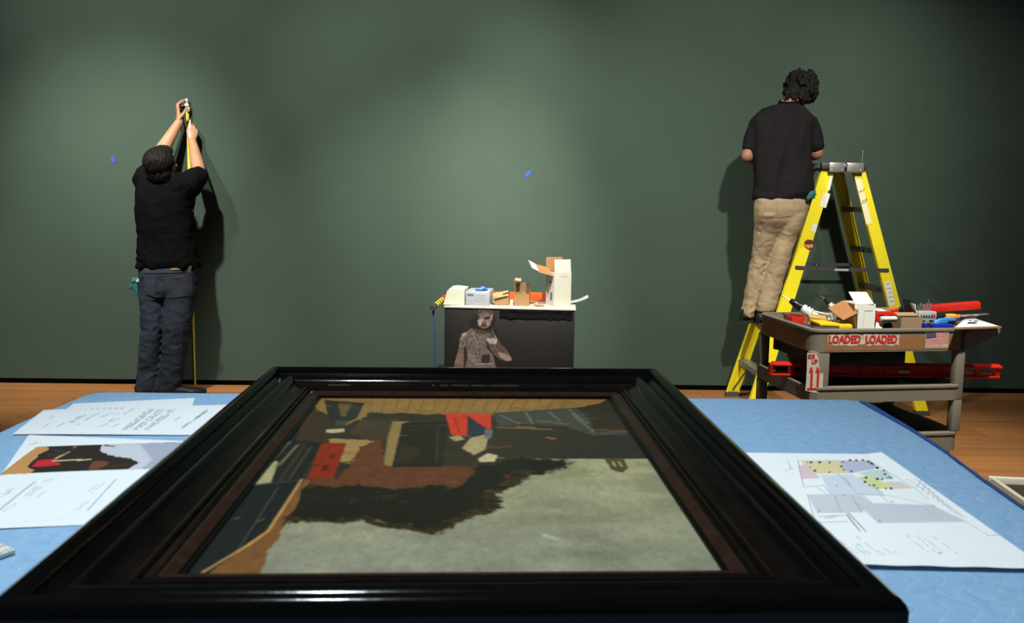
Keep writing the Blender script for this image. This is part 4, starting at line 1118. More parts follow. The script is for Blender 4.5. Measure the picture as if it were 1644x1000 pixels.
root, put, a, d, side, upd = drill('cordless_drill', 'white and black cordless drill pointing up left on the cart', (1306, 506), (1278, 488), 3.90, 3.94, DECK, 1.0)
hx = Vector((cos(CR), sin(CR), 0))
put(MB().chain([a + Vector((.0, -.01, -.008)), a + hx * .035 + Vector((0, -.01, -.018)), a + hx * .062 + Vector((0, -.02, -.024))], [.020, .017, .019]), 'handle', wplast)
put(MB().box(a + hx * .028 + Vector((0, -.028, -.036)), (.10, .06, .026), .006, rot=(0, .06, CR)), 'battery_pack', black_pl)
put(MB().tube([a + hx * .012 + Vector((0, -.028, .0)), a + hx * .06 + Vector((0, -.036, -.01))], .006, 8), 'grip_inlay', black_pl)
put(MB().box(a + hx * .018 + Vector((0, -.022, -.046)), (.085, .050, .020), .005, rot=(0, 0, CR)), 'charger_base', M('grey rubber', (.05, .05, .05), .6))
root, put, a, d, side, upd = drill('cordless_drill', 'second white and black drill lying behind the brown flap of the carton', (1342, 497), (1330, 486), 3.89, 3.93, DECK, .62)
put(MB().chain([a, a + hx * .04 + Vector((0, .0, -.035)), a + hx * .05 + Vector((0, 0, -.055))], [.016, .015, .017]), 'handle', wplast)
put(MB().box(a + hx * .05 + Vector((0, 0, -.050)), (.07, .05, .020), .005), 'battery_pack', black_pl)
# white cord / strip between the drills
mb = MB(); pts = [aty(x, y, 3.82) for x, y in ((1305, 498), (1312, 501), (1320, 503), (1328, 505), (1334, 504))]
root, put, _ = wthing('cable', 'short white cable looped between the two drills', 'cable', Vector((pts[0].x, pts[0].y, DECK)))
pts = [Vector((pts[0].x - .02, pts[0].y, DECK + .004))] + pts + [Vector((pts[-1].x + .02, pts[-1].y, DECK + .004))]
put(MB().tube(pts, .005, 8), 'cord', wplast)
# red box at the left
p = dk(1276, 3.78); o = thing('red_tool_case', 'small red tool case at the left end of the cart', 'case', p, CR)
MB().box((0, 0, .036), (.068, .07, .072), .005).build('case', red_m, o)
MB().box((0, -.01, .0735), (.05, .05, .004), .001).build('lid_recess', M('dark red', (.25, .01, .008), .5), o)
# red case with black lettering
p = dk(1431, 3.84); o = thing('red_spirit_level', 'short red spirit level with black lettering right of the white carton', 'level', p, CR + .03)
MB().box((0, 0, .062), (.185, .028, .05), .003).box((-.02, 0, .018), (.10, .026, .036), .002).build('level_body', red_m, o)
mb = MB(); x = -.02
for k, wd in enumerate((.010, .006, .009, .006, .010, .004, .008, .010, .007)):
    mb.box((x, -.0146, .064), (wd, .0006, .012)); x += wd + .003
mb.box((-.065, -.0146, .070), (.03, .0006, .006))
mb.build('black_lettering', black_m, o, 0)
MB().ell((.015, 0, .092), (.02, .010, .012)).build('hang_knob', red_m, o)
# cardboard sheet behind
p = dk(1420, 3.94); o = thing('cardboard_sheet', 'flat piece of brown cardboard with white paper behind the lettered red level', 'cardboard', p, CR)
MB().box((0, .02, .076), (.14, .10, .003), rot=(.12, 0, 0)).box((0, .03, .036), (.10, .06, .072)).build('sheet', card, o)
MB().box((-.035, -.005, .081), (.08, .06, .0015), rot=(.16, .1, .3)).build('paper_strip', M('white paper', (.80, .82, .84), .7), o)
# long red level
a, b_ = aty(1480, 496, 3.86), aty(1572, 489.5, 3.80); dd = b_ - a; mid = (a + b_) / 2
o, put, _ = wthing('red_spirit_level', 'long plain red spirit level angled up over the right end of the cart', 'level', Vector((mid.x, mid.y, DECK)))
f_ = frame3(mid, dd, (-dd.y, dd.x, 0))
put(MB().box((0, 0, 0), (dd.length, .055, .036), .004, mtx=f_), 'level_body', red_m)
put(MB().box((-.06, 0, .0185), (.04, .02, .001), mtx=f_), 'vial_slot', M('dark red', (.25, .01, .008), .5))
put(MB().box((-.10, .0, -.030), (.05, .04, .022), .003, mtx=f_), 'end_block', M('dark red', (.25, .01, .008), .5))
# drill bit case
p = dk(1483, 3.70); o = thing('drill_bit_case', 'open grey drill bit case with bits standing up and a black lid', 'case', p, CR + .02)
GR = M('pale grey plastic', (.42, .43, .44), .4)
MB().box((0, 0, .082), (.092, .05, .055), .004).box((0, .02, .028), (.085, .05, .055), .003).build('case_base', GR, o)
mb = MB()
for k in range(6): mb.box((-.032 + k * .013, -.0255, .086), (.008, .001, .014))
mb.box((-.02, -.0255, .066), (.012, .001, .008)).box((.018, -.0255, .066), (.02, .001, .008))
mb.build('bit_slots', black_m, o, 0)
MB().box((.028, -.0256, .090), (.018, .001, .012)).build('red_label', M('dull red label', (.45, .05, .03), .5), o, 0)
MB().box((-.075, .01, .108), (.006, .05, .115), .002, rot=(0, -.28, 0)).build('case_lid', black_pl, o)
MB().box((-.060, -.004, .115), (.004, .036, .06), .001, rot=(0, -.22, 0)).build('lid_insert', white_pl if 'white_pl' in globals() else wplast, o)
for k in range(8):
    x = -.036 + k * .009; h = .028 + .004 * (k % 3) + (.022 if k == 6 else 0)
    MB().tube([(x, -.005 + .006 * (k % 2), .105), (x + (.004 if k % 2 else -.004), -.005 + .006 * (k % 2), .11 + h), (x + (.005 if k % 2 else -.005), -.005 + .006 * (k % 2), .113 + h)], [.0024, .0024, .0008], 7).build('drill_bit', steel_b, o)
# kraft box at the front
p = dk(1463, 3.60); o = thing('cardboard_box', 'small plain kraft box against the front rim of the cart', 'box', p, CR)
for c, s in (((0, 0, .047), (.102, .002, .094)), ((0, .06, .047), (.102, .002, .094)), ((-.05, .03, .047), (.002, .058, .094)), ((.05, .03, .047), (.002, .058, .094)), ((0, .03, .001), (.10, .06, .002))): MB().box(c, s).build('side_panel', M('grey kraft', (.33, .235, .14), .8, var=(9, .1)), o)
MB().box((0, .044, .101), (.10, .036, .002), rot=(.3, 0, 0)).build('flap', M('pale kraft', (.55, .36, .18), .8), o)
# black pouch, marker, paper
p = dk(1422, 3.63); o = thing('tool_pouch', 'black fabric pouch under the white marker at the front of the cart', 'pouch', p, CR)
mb = MB().ell((0, .01, .03), (.040, .03, .029)).ell((.01, .01, .05), (.028, .025, .020)).ell((-.02, .005, .018), (.025, .022, .017))
remesh(mb, 'pouch', .004, M('black fabric', (.010, .010, .011), .85), o, 4)
p = dk(1426, 3.60, DECK + .082); o = thing('marker', 'fat white marker pen with a green band lying on the black pouch', 'marker', p, CR)
MB().tube([(-.040, 0, .006), (-.038, 0, .006), (.034, 0, .006), (.040, 0, .006)], [.006, .0105, .0105, .006], 14).build('barrel', wplast, o)
MB().tube([(-.030, 0, -.0005), (.038, 0, -.0005)], .0085, 12).build('green_band', M('dark green plastic', (.02, .09, .05), .4), o)
p = dk(1411, 3.60); o = thing('loose_paper', 'folded scrap of white paper beside the white carton on the cart', 'paper', p, CR)
MB().box((.0, .0, .036), (.034, .002, .058), rot=(-.35, .35, 0)).build('sheet', M('white paper', (.80, .82, .84), .7), o)
# dark gun-shaped tool
p = dk(1446, 3.75); o = thing('hand_clamp', 'dark teal clamp standing between the two red levels', 'clamp', p, CR)
teal_d = M('dark teal plastic', (.012, .035, .035), .5)
MB().chain([(0, 0, .075), (.004, 0, .095), (-.004, 0, .112)], [.012, .013, .011]).build('clamp_head', teal_d, o)
MB().chain([(0, 0, .078), (.014, -.01, .07), (.022, -.015, .068)], [.007, .006, .005]).build('clamp_arm', black_pl, o)
MB().tube([(0, 0, .0), (0, 0, .07)], .007, 8).build('screw_spindle', steel_b, o)
MB().tube([(.002, -.013, .088), (.012, -.016, .092)], .003, 6).build('spring', steel_b, o)
# screwdriver
a, b_ = aty(1501, 508.5, 3.72), aty(1541, 506.5, 3.72); dd = (b_ - a).normalized()
o, put, _ = wthing('screwdriver', 'yellow and orange handled screwdriver pointing right across the cart', 'screwdriver', Vector((a.x, a.y, DECK)))
put(MB().tube([a, a + dd * .004, a + dd * .044, a + dd * .048], [.006, .011, .011, .010], 14), 'black_grip', black_pl)
put(MB().tube([a + dd * .048, a + dd * .075, a + dd * .098], [.0115, .012, .009], 14), 'yellow_handle', M('amber plastic', (.80, .42, .03), .3))
put(MB().tube([a + dd * .04 + Vector((0, -.009, -.009)), a + dd * .108 + Vector((0, -.003, -.003)), a + dd * .118], [.007, .010, .006], 12), 'orange_ferrule', M('orange plastic', (.75, .22, .06), .35))
put(MB().tube([a + dd * .112, a + dd * .235, a + dd * .252], [.0045, .0045, .0036], 10), 'steel_shaft', steel_b)
# black scraper behind the shaft
a2, b2 = aty(1540, 511, 3.77), aty(1592, 505, 3.77)
o, put, _ = wthing('pry_bar', 'thin black pry bar lying just under the screwdriver shaft', 'pry bar', Vector((a2.x, a2.y, DECK)))
put(MB().tube([a2 + Vector((-.03, 0, -.01)), a2, b2], [.008, .008, .004], 8), 'bar', black_pl)
# blue pliers
o, put, _ = wthing('pliers', 'light blue handled pliers at the front right of the cart', 'pliers', dk(1512, 3.655))
put(MB().tube([aty(1500, 517.5, 3.655), aty(1508, 514.5, 3.655), aty(1520, 513.5, 3.655), aty(1533, 513, 3.655)], [.008, .011, .011, .008], 12), 'handle', blue_pl)
put(MB().tube([aty(1498, 520, 3.65), aty(1508, 517.5, 3.65), aty(1520, 517, 3.65)], [.006, .008, .007], 12), 'handle', blue_pl)
put(MB().box(aty(1537, 513.5, 3.655), (.03, .012, .012), .003), 'jaws', M('dark steel', (.08, .08, .085), .4, metal=.8))
o, put, _ = wthing('blue_case', 'deep blue plastic case with a round knob below the pliers on the cart', 'case', dk(1506, 3.615))
put(MB().box(aty(1512, 524, 3.618), (.10, .03, .024), .005, rot=(0, .03, CR)), 'case_body', dblue)
put(MB().tube([aty(1485.5, 519.5, 3.615), aty(1485.5, 530, 3.615)], .010, 14), 'knob', dblue)
put(MB().box(aty(1497, 523, 3.618), (.02, .022, .018), .003), 'case_neck', dblue)
# clipboard
q = [atz(1530, 527, .842), atz(1608, 524.5, .842), atz(1566, 511.5, .842), atz(1549, 511, .842)]
o, put, _ = wthing('clipboard', 'brown clipboard holding white paper at the right end of the cart', 'clipboard', Vector(((q[0].x + q[1].x) / 2, (q[0].y + q[2].y) / 2, .836)))
mb = MB(); n = Vector((0, 0, 1))
top = [mb.bm.verts.new(p) for p in q]; bot = [mb.bm.verts.new(p - n * .006) for p in q]
mb.bm.faces.new(top); mb.bm.faces.new(list(reversed(bot)))
for i in range(4): mb.bm.faces.new((top[i], bot[i], bot[(i + 1) % 4], top[(i + 1) % 4]))
put(mb, 'board', M('brown hardboard', (.36, .20, .09), .6), None, 0)
c = (q[0] + q[1] + q[2] + q[3]) / 4
mb = MB(); qq = [c + (p - c) * .9 + Vector((0, 0, .0016)) for p in q]; mb.poly(qq)
put(mb, 'paper', M('white paper', (.80, .82, .84), .7), None, 0)
mb = MB()
for f0, f1, g0, g1 in ((.25, .6, .35, .55), (.55, .8, .6, .72), (.3, .5, .7, .8)):
    pt = lambda u, v: (qq[0] * (1 - u) + qq[1] * u) * (1 - v) + (qq[3] * (1 - u) + qq[2] * u) * v + Vector((0, 0, .0008))
    mb.poly([pt(f0, g0), pt(f1, g0), pt(f1 - .05, g1), pt(f0 + .05, g1)])
put(mb, 'printed_picture', M('navy print', (.03, .04, .12), .5), None, 0)
put(MB().tube([q[3] + Vector((0, 0, .006)), q[2] + Vector((0, 0, .006))], .008, 8), 'clip', M('tan metal clip', (.5, .42, .33), .5))
# ------------------------------------------------------------------ what lies on the middle shelf
a, b_ = aty(1238, 597, 3.68), aty(1604, 601.5, 3.70); dd = b_ - a; mid = (a + b_) / 2
o, put, _ = wthing('long_spirit_level', 'very long red spirit level sticking out both ends of the middle shelf', 'level', Vector((mid.x, mid.y, .575)))
mid = mid + Vector((0, 0, .016))
f_ = frame3(mid, dd, (0, -.30, 1)); Ln = dd.length; hh = .026
mb = MB()
mb.box((0, hh, 0), (Ln, .010, .034), .002, mtx=f_).box((0, -hh, 0), (Ln, .010, .034), .002, mtx=f_)
for u in (-.5, -.415, -.33, -.1, 0, .1, .33, .405, .49): mb.box((u * Ln, 0, 0), (.020, hh * 2, .024), mtx=f_)
mb.box((0, 0, 0), (Ln * .64, hh * 2, .010), mtx=f_)
put(mb, 'level_frame', red_m, None, 30)
put(MB().tube([f_ @ Vector((.05, 0, .014)), f_ @ Vector((.10, 0, .014))], .009, 10), 'vial', M('pale green vial', (.5, .6, .2), .2))
p = cm @ Vector((.35, .345, .5185)); o = thing('black_tool_box', 'large black tool box on the middle shelf under the top tray', 'tool box', p, CR)
MB().box((0.01, .02, .042), (.44, .26, .084), .012).build('box_body', black_m, o)
MB().box((.01, .02, .096), (.445, .265, .024), .008).build('box_lid', M('soft black', (.007, .007, .008), .6), o)
MB().box((0.01, -.117, .084), (.05, .012, .03), .003).build('latch', M('grey rubber', (.05, .05, .05), .6), o)
dr = MB().box((.275, .27, .690), (.43, .42, .074), .006).build('storage_drawer', black_m, cart)
MB().box((.0585, .47, .690), (.004, .03, .073), .001).build('red_edge', M('dark red', (.25, .01, .008), .5), dr)
# bundle on the bottom shelf
p = cm @ Vector((.42, .28, .2835)); o = thing('folded_cloth', 'dark folded cloth on the bottom shelf of the cart', 'cloth', p, CR)
mb = MB()
for k in range(4): mb.box((.01 * (k % 2), .008 * k, .008 + .0155 * k), (.40 - .02 * k, .30 - .02 * k, .0145), .006)
remesh(mb, 'cloth', .006, M('dark cloth', (.008, .009, .010), .9), o, 3)

# ================================================================== carpeted dolly at the right, on the floor
q0, q1 = atz(1585, 763, .25), atz(1644, 791, .25); ang = math.atan2(-(q1 - q0).x, (q0 - q1).y)
o, put, _ = wthing('carpeted_dolly', 'low white-edged dolly topped with brown carpet, at the right edge of the photo', 'dolly', (q0.x, q0.y, 0), ang)
dm = Matrix.Translation((q0.x, q0.y, 0)) @ Matrix.Rotation(ang, 4, 'Z')
WL, WD = .95, .62
carp = M('brown carpet', (.055, .042, .026), .95, var=(160, .5), bump=(260, 1.0))
cream = M('cream painted edge', (.66, .66, .58), .5)
for c, s, nm in (((WL / 2, -.012, .225), (WL, .024, .05), 'edge_board'), ((WL / 2, -WD + .012, .225), (WL, .024, .05), 'edge_board'), ((.012, -WD / 2, .225), (.022, WD - .052, .05), 'edge_board'), ((WL - .012, -WD / 2, .225), (.022, WD - .052, .05), 'edge_board')):
    put(MB().box(c, s, .005, mtx=dm), nm, cream)
put(MB().box((WL / 2, -WD / 2, .206), (WL - .052, WD - .052, .036), mtx=dm), 'carpet_top', carp)
put(MB().box((-.006, -WD / 2, .205), (.010, WD - .02, .07), .004, mtx=dm), 'side_bumper', M('tan bumper', (.30, .22, .14), .7))
for x in (.1, WL - .1):
    for y in (-.1, -WD + .1):
        ca = put(MB().box((x, y, .170), (.08, .07, .03), .004, mtx=dm), 'caster', M('zinc fork', (.3, .3, .3), .4, metal=.8))
        put(MB().tube([dm @ Vector((x, y - .014, .0785)), dm @ Vector((x, y + .014, .0785))], .077, 18), 'wheel', M('grey tyre', (.05, .05, .05), .7), ca)

# ================================================================== small things on the wall and the ladder
blue_tape = M('blue masking tape', (.012, .06, .55), .6)
for (px, py), pts, lab in (((181, 256.5), [(-.013, -.016), (.010, -.018), (.016, .002), (.013, .018), (-.008, .019), (-.014, .004)], 'small blue masking tape mark on the green wall left of the reaching man'),
                           ((847.5, 279.5), [(-.026, -.018), (-.004, -.020), (.014, .002), (.026, .018), (.004, .022), (-.010, .004)], 'slanted blue masking tape mark on the green wall above the pedestal')):
    c = aty(px, py, WALL_Y - .002)
    o = MB().prism(pts, .0022, frame3(Vector((c.x, WALL_Y - .0002, c.z)), (1, 0, 0), (0, 0, 1))).build('tape_mark', blue_tape, None, 0)
    tag(o, lab, 'tape')
a = aty(1384, 262, 5.40); b_ = aty(1385.5, 241, 5.40); a.z = 1.635
o, put, _ = wthing('screw_hook', 'thin steel screw hook standing upright on the rear end of the ladder top', 'hook', Vector((a.x, a.y, 1.634)))
put(MB().tube([a + Vector((0, 0, .001)), a * .5 + b_ * .5, b_], .003, 8), 'shank', steel_b)
put(MB().tube([b_ * .75 + a * .25, b_ * .9 + a * .1 + Vector((.004, 0, 0)), b_ + Vector((.002, 0, .004))], [.006, .005, .003], 8), 'tip', black_pl)

# ================================================================== people
skin = M('skin', (.37, .195, .115), .5, var=(14, .10), spec=.35, bump=(120, .06))
skin2 = M('tanned skin', (.30, .135, .080), .5, var=(14, .12), spec=.35, bump=(120, .06))
hair_m = M('dark brown hair', (.0040, .0031, .0026), .55, spec=.2, var=(30, .35), bump=(160, .9), stretch=(1, 1, .25))
hair_g = M('almost black hair', (.0050, .0045, .0043), .55, spec=.22, var=(40, .35), bump=(150, .9))
shirt_a = M('black jersey', (.0022, .0022, .0027), .88, spec=.08, var=(7, .2), bump=(300, .2))
shirt_b = M('charcoal pique', (.0115, .0100, .0112), .88, spec=.1, var=(7, .2), bump=(380, .3))
denim = M('dark indigo denim', (.019, .026, .041), .8, spec=.2, var=(9, .55), bump=(420, .3))
khaki = M('khaki cotton', (.33, .255, .160), .85, spec=.15, var=(6, .12), bump=(350, .25))
leather = M('black shoe leather', (.008, .007, .007), .45)
sole_m = M('dark rubber sole', (.014, .013, .012), .7)
teal = M('teal knit glove', (.012, .12, .125), .8, bump=(200, .4))

def ell_ring(c, rx, ry, rot=0.0, tilt=(0, 0), n=28, sq=2.4):
    """superelliptic ring about c; rot about z; tilt = slope of the ring's plane in x and y"""
    out = []
    for k in range(n):
        a = 2 * pi * k / n; ca, sa = cos(a), sin(a)
        x = rx * math.copysign(abs(ca) ** (2 / sq), ca); y = ry * math.copysign(abs(sa) ** (2 / sq), sa)
        X, Y = x * cos(rot) - y * sin(rot), x * sin(rot) + y * cos(rot)
        out.append(Vector((c[0] + X, c[1] + Y, c[2] + X * tilt[0] + Y * tilt[1])))
    return out

def folds(seed, scale, amp, sz=(1, 1, 1)):
    off = Vector((seed * 3.1, seed * 1.7, seed * 2.3))
    def f(p):
        q = Vector((p.x * sz[0], p.y * sz[1], p.z * sz[2])) * scale + off
        q = q + Vector((noise.noise(q * .5), noise.noise(q * .5 + Vector((9, 0, 0))), noise.noise(q * .5 + Vector((0, 9, 0))))) * .8
        return (1 - abs(noise.noise(q)) * 2.2) * amp
    return f

def hand(mb, wrist, palm_end, width_dir, fingers, thumb, r=.0085):
    """wrist and knuckle-line centre, direction across the palm from index to little finger; fingers = 4 joint lists"""
    wrist, palm_end = Vector(wrist), Vector(palm_end); wd = Vector(width_dir).normalized()
    L_ = (palm_end - wrist)
    n_ = L_.cross(wd).normalized(); rings = []
    for q, hw_, th in ((0, .0275, .022), (.25, .031, .019), (.6, .039, .016), (.9, .041, .0135), (1.05, .036, .010)):
        c = wrist + L_ * q
        rings.append([c + wd * (hw_ * cos(2 * pi * k / 16)) + n_ * (th * sin(2 * pi * k / 16)) for k in range(16)])
    mb.loft(rings)
    for i, f in enumerate(fingers):
        rr = r * (1.02, 1.06, 1.0, .86)[i]
        base = wrist + L_ * (.82 - .06 * abs(i - 1.2)) + wd * (-.031 + .0205 * i)
        mb.chain([base] + [Vector(p) for p in f], [rr * 1.12] + [rr * (1.0 - .10 * k) for k in range(len(f))], 10)
    tb_ = wrist + L_ * .28 - wd * .024
    mb.chain([tb_] + [Vector(p) for p in thumb], [r * 1.45] + [r * (1.22 - .12 * k) for k in range(len(thumb))], 10)

def head(mb, c, up, face, s=1.0):
    """skull, jaw, nose, ears, brow; c = middle of the head, up and face = directions"""
    up = Vector(up).normalized(); fc = Vector(face); fc = (fc - up * fc.dot(up)).normalized(); sd = fc.cross(up)
    R = Matrix((sd, fc, up)).transposed()
    def P(x, y, z): return Vector(c) + R @ Vector((x * s, y * s, z * s))
    def E(x, y, z, a, b_, d):
        t = bmesh.new(); bmesh.ops.create_icosphere(t, subdivisions=3, radius=1)
        mm = Matrix.Translation(P(x, y, z)) @ R.to_4x4() @ Matrix.Diagonal((a * s, b_ * s, d * s, 1)); mb._merge(t, mm)
    E(0, -.012, .030, .076, .094, .088); E(0, .028, -.030, .062, .066, .078); E(0, .042, -.082, .042, .044, .034)
    E(0, .085, .028, .050, .018, .014); E(0, .098, -.022, .013, .020, .026); E(0, .112, -.032, .015, .011, .010)
    E(0, .086, -.064, .027, .013, .010)
    for q in (-1, 1):
        E(q * .077, -.004, -.010, .010, .020, .032); E(q * .038, .068, -.026, .022, .02, .018); E(q * .031, .074, .006, .014, .013, .009)
    return P, R

def eyes(P, parent, name_inv, s=1.0):
    for q in (-1, 1):
        mb = MB().ell(P(q * .031, .080, .004), (.011 * s, .011 * s, .011 * s), sub=2)
        o_ = mb.build('eye', M('eye white', (.7, .68, .64), .2), parent, 180)
        MB().ell(P(q * .031, .0895, .004), (.005 * s, .003 * s, .005 * s), sub=2).build('iris', M('brown iris', (.04, .02, .01), .2), o_, 180)

def shoe(name, heel, toe_dir, parent, mat, L_=.275, w_=.098, h=.075):
    t = Vector((toe_dir[0], toe_dir[1], 0)).normalized(); sd = Vector((t.y, -t.x, 0)); heel = Vector(heel); mb = MB(); rings = []
    for q, ww, hh in ((.0, .30, .6), (.03, .36, .9), (.12, .39, 1.02), (.30, .37, 1.05), (.48, .40, .85), (.66, .48, .66), (.82, .50, .54), (.93, .40, .46), (.995, .20, .34)):
        c = heel + t * (L_ * q); r_ = []
        for k in range(16):
            a = 2 * pi * k / 16; zz = max(0.0, .5 + .5 * sin(a)) * hh * h
            r_.append(c + sd * (w_ * ww * cos(a) * (1 if sin(a) < .3 else .86)) + Vector((0, 0, .016 + zz)))
        rings.append(r_)
    mb.loft(rings); so = mb.build(name, mat, parent, 50)
    mb = MB(); rings = []
    for z in (.0, .018):
        r_ = []
        for q, ww in ((.0, .22), (.05, .40), (.2, .42), (.45, .41), (.68, .52), (.85, .52), (.96, .36), (1.005, .12)): r_.append(heel + t * (L_ * q) + sd * (w_ * ww) + Vector((0, 0, z)))
        for q, ww in ((1.005, .12), (.96, .36), (.85, .50), (.68, .48), (.45, .36), (.2, .40), (.05, .38), (.0, .22)): r_.append(heel + t * (L_ * q) - sd * (w_ * ww) + Vector((0, 0, z)))
        rings.append(r_)
    mb.loft(rings).build('sole', sole_m, so, 30)
    return so

# ------------------------------------------------------------------ the man reaching up at the left
AX, AY = -2.19, 5.40
man = thing('person', 'man in a black T-shirt and dark jeans reaching up the wall at the left', 'person', (0, 0, 0))
man.location = (AX, AY, 0)
off_a = Matrix.Translation((-AX, -AY, 0))
def A(px, py, y): return aty(px, py, y) - Vector((AX, AY, 0))
def AP(pts): return [A(*p) for p in pts]
# body (one skin surface; the covered limbs are slimmer than the clothes)
mb = MB()
headA = A(260, 266, 5.36)
hP, hR = head(mb, headA, (-.05, -.42, .90), (.22, .90, .42), 1.0)
mb.chain([A(262, 290, 5.40), A(261, 275, 5.385)], [.060, .058])
mb.loft([ell_ring(A(270, z, 5.42), a, b_) for z, a, b_ in ((462, .15, .10), (440, .155, .10), (400, .145, .095), (350, .155, .10), (310, .165, .10), (292, .13, .08), (284, .07, .06))])
shL, shR = A(235, 285, 5.42), A(299, 297, 5.40)
elL, elR = A(252, 255, 5.585), A(320.5, 281, 5.56)
wrL, wrR = A(287.5, 196, 5.725), A(308.5, 226, 5.715)
mb.chain([shL, elL], [.058, .047]); mb.chain([shR, elR], [.058, .046])
for e_, w_ in ((elL, wrL), (elR, wrR)):
    d = w_ - e_; mb.chain([e_, e_ + d * .28, e_ + d * .7, w_], [.045, .047, .036, .0275])
for hx_, kx, ax in (((249, 455), (245, 540), (238, 618)), ((291, 455), (281, 540), (272, 618))):
    mb.chain([A(*hx_, 5.42), A(*kx, 5.41), A(*ax, 5.44)], [.066, .052, .036])
for ax in ((238, 620), (272, 620)): mb.chain([A(*ax, 5.42), A(ax[0], 622, 5.5)], [.034, .028])
# hands
knL = A(286.5, 177, 5.752)
hand(mb, wrL, knL, (-.25, .62, .1), [
    [A(286, 168, 5.750), A(292, 161.5, 5.762), A(297.5, 161, 5.768)],
    [A(284.5, 168, 5.775), A(290, 163, 5.788), A(296, 165, 5.790)],
    [A(283.5, 171, 5.795), A(288, 167, 5.806), A(293, 170, 5.806)],
    [A(283.5, 176, 5.805), A(287, 173, 5.812), A(291, 175, 5.812)]],
    [A(292.5, 185, 5.728), A(296.5, 179.5, 5.742), A(299, 174, 5.757)])
knR = A(309, 207.5, 5.745)
hand(mb, wrR, knR, (.72, .35, -.05), [
    [A(302.5, 204, 5.752), A(303.5, 199.5, 5.770), A(305.5, 203.5, 5.775)],
    [A(307.5, 201.5, 5.758), A(308.5, 199.5, 5.782), A(307, 204, 5.788)],
    [A(312, 203.5, 5.762), A(312, 202.5, 5.790), A(309.5, 207, 5.792)],
    [A(315, 208, 5.765), A(314.5, 208, 5.790), A(312, 211, 5.792)]],
    [A(302.5, 217, 5.728), A(302.2, 209.5, 5.740), A(304.3, 203.5, 5.752)])
bodyA = remesh(mb, 'body', .0042, skin, man, 3)
eyes(hP, man, None)
# hair
mb = MB()
def HE(P, R, x, y, z, a, b_, d, s=1.0):
    t = bmesh.new(); bmesh.ops.create_icosphere(t, subdivisions=3, radius=1)
    mb._merge(t, Matrix.Translation(P(x, y, z)) @ R.to_4x4() @ Matrix.Diagonal((a * s, b_ * s, d * s, 1)))
HE(hP, hR, 0, -.022, .036, .092, .102, .094); HE(hP, hR, 0, -.050, -.030, .082, .066, .080); HE(hP, hR, 0, -.052, -.080, .066, .045, .042)
HE(hP, hR, .0, .045, .080, .066, .05, .04)
HE(hP, hR, -.045, -.062, -.075, .030, .03, .04); HE(hP, hR, .045, -.060, -.075, .030, .03, .04)
for k in range(34):
    a = rng.random(3); q = (a[0] - .5) * 2
    p0 = hP(.080 * q, -.072 + .045 * q * q, -.03 - .03 * a[1]); p1 = hP(.088 * q + .012 * (a[2] - .5), -.085 + .04 * q * q, -.075 - .04 * a[1])
    mb.chain([p0, p1], [.013, .006], 8)
fa = folds(3, 40, .004, (1, 1, .35))
remesh(mb, 'hair', .005, hair_m, man, 2, lambda p, n: fa(p) + .002 * noise.noise(p * 120))
# shirt
mb = MB()
S_ = [(429.5, 221, 318, 5.42, .122), (426, 222, 318, 5.42, .124), (410, 223, 315, 5.42, .122), (385, 223.5, 311.5, 5.42, .120), (355, 222, 309.5, 5.42, .124), (335, 220, 308.5, 5.42, .128), (314, 219, 312, 5.42, .126), (297, 220.5, 308, 5.42, .112), (285, 226, 300, 5.42, .088), (277, 238, 288, 5.42, .066)]
mb.loft([ell_ring(A((a + b_) / 2, z, y), (A(b_, z, y) - A(a, z, y)).length / 2, d, sq=2.7) for z, a, b_, y, d in S_])
mb.chain([shL + Vector((.0, 0, -.02)), shL * .4 + elL * .6 + Vector((0, 0, .004))], [.082, .066])
mb.chain([shR + Vector((-.03, 0, -.01)), shR, shR * .12 + elR * .88 + Vector((0, 0, -.002))], [.10, .085, .062])
mb.chain([A(294, 318, 5.42), A(308, 300, 5.46)], [.05, .065])
f1 = folds(5, 8.5, .012, (1, 1, 1.7)); f2 = folds(8, 5.0, .010, (1.7, 1, 1.0))
def dA(p, n):
    low = min(1, max(0, (1.15 - p.z) / .3)); up_ = min(1, max(0, (p.z - 1.1) / .3))
    return (f1(p) * (.35 + .8 * low) + f2(p) * (.5 + .5 * up_)) - .004
shirtA = remesh(mb, 't_shirt', .0085, shirt_a, man, 5, dA)
# jeans
mb = MB()
def leg(mb, secs, sq=2.3):
    mb.loft([ell_ring(A((a + b_) / 2, z, y), (A(b_, z, y) - A(a, z, y)).length / 2, d, sq=sq) for z, a, b_, y, d in secs])
leg(mb, [(480, 226, 266, 5.42, .10), (460, 225, 316, 5.42, .118), (440, 224.5, 316.5, 5.42, .120), (424, 226, 315, 5.42, .112)], 2.6)
leg(mb, [(627, 219, 256, 5.445, .092), (620, 218.5, 257, 5.44, .088), (600, 222, 256, 5.43, .078), (570, 225, 257.5, 5.415, .076), (540, 226.5, 260, 5.405, .080), (510, 228, 263.5, 5.41, .086), (485, 226.5, 268, 5.42, .098), (460, 225, 272, 5.42, .108)])
leg(mb, [(627, 254, 288, 5.445, .092), (618, 254.5, 289, 5.44, .088), (600, 258, 294, 5.43, .078), (570, 261, 298, 5.415, .076), (540, 264, 302, 5.405, .082), (510, 264, 307, 5.41, .090), (485, 266, 312, 5.42, .102), (460, 266, 316, 5.42, .110)])
g1 = folds(11, 13, .0065, (1, 1, 1.6)); g2 = folds(14, 6, .006, (1.4, 1, .8))
def dJ(p, n):
    kn = math.exp(-((p.z - .46) / .14) ** 2) + math.exp(-((p.z - .12) / .12) ** 2) + .5 * math.exp(-((p.z - .75) / .1) ** 2)
    return g1(p) * (.25 + .9 * kn) + g2(p) * .6 - .003
jeans = remesh(mb, 'jeans', .0085, denim, man, 4, dJ)
tj = bvh_of(jeans)
def pocket(px, y=5.0): return [A(a, b_, y) for a, b_ in px]
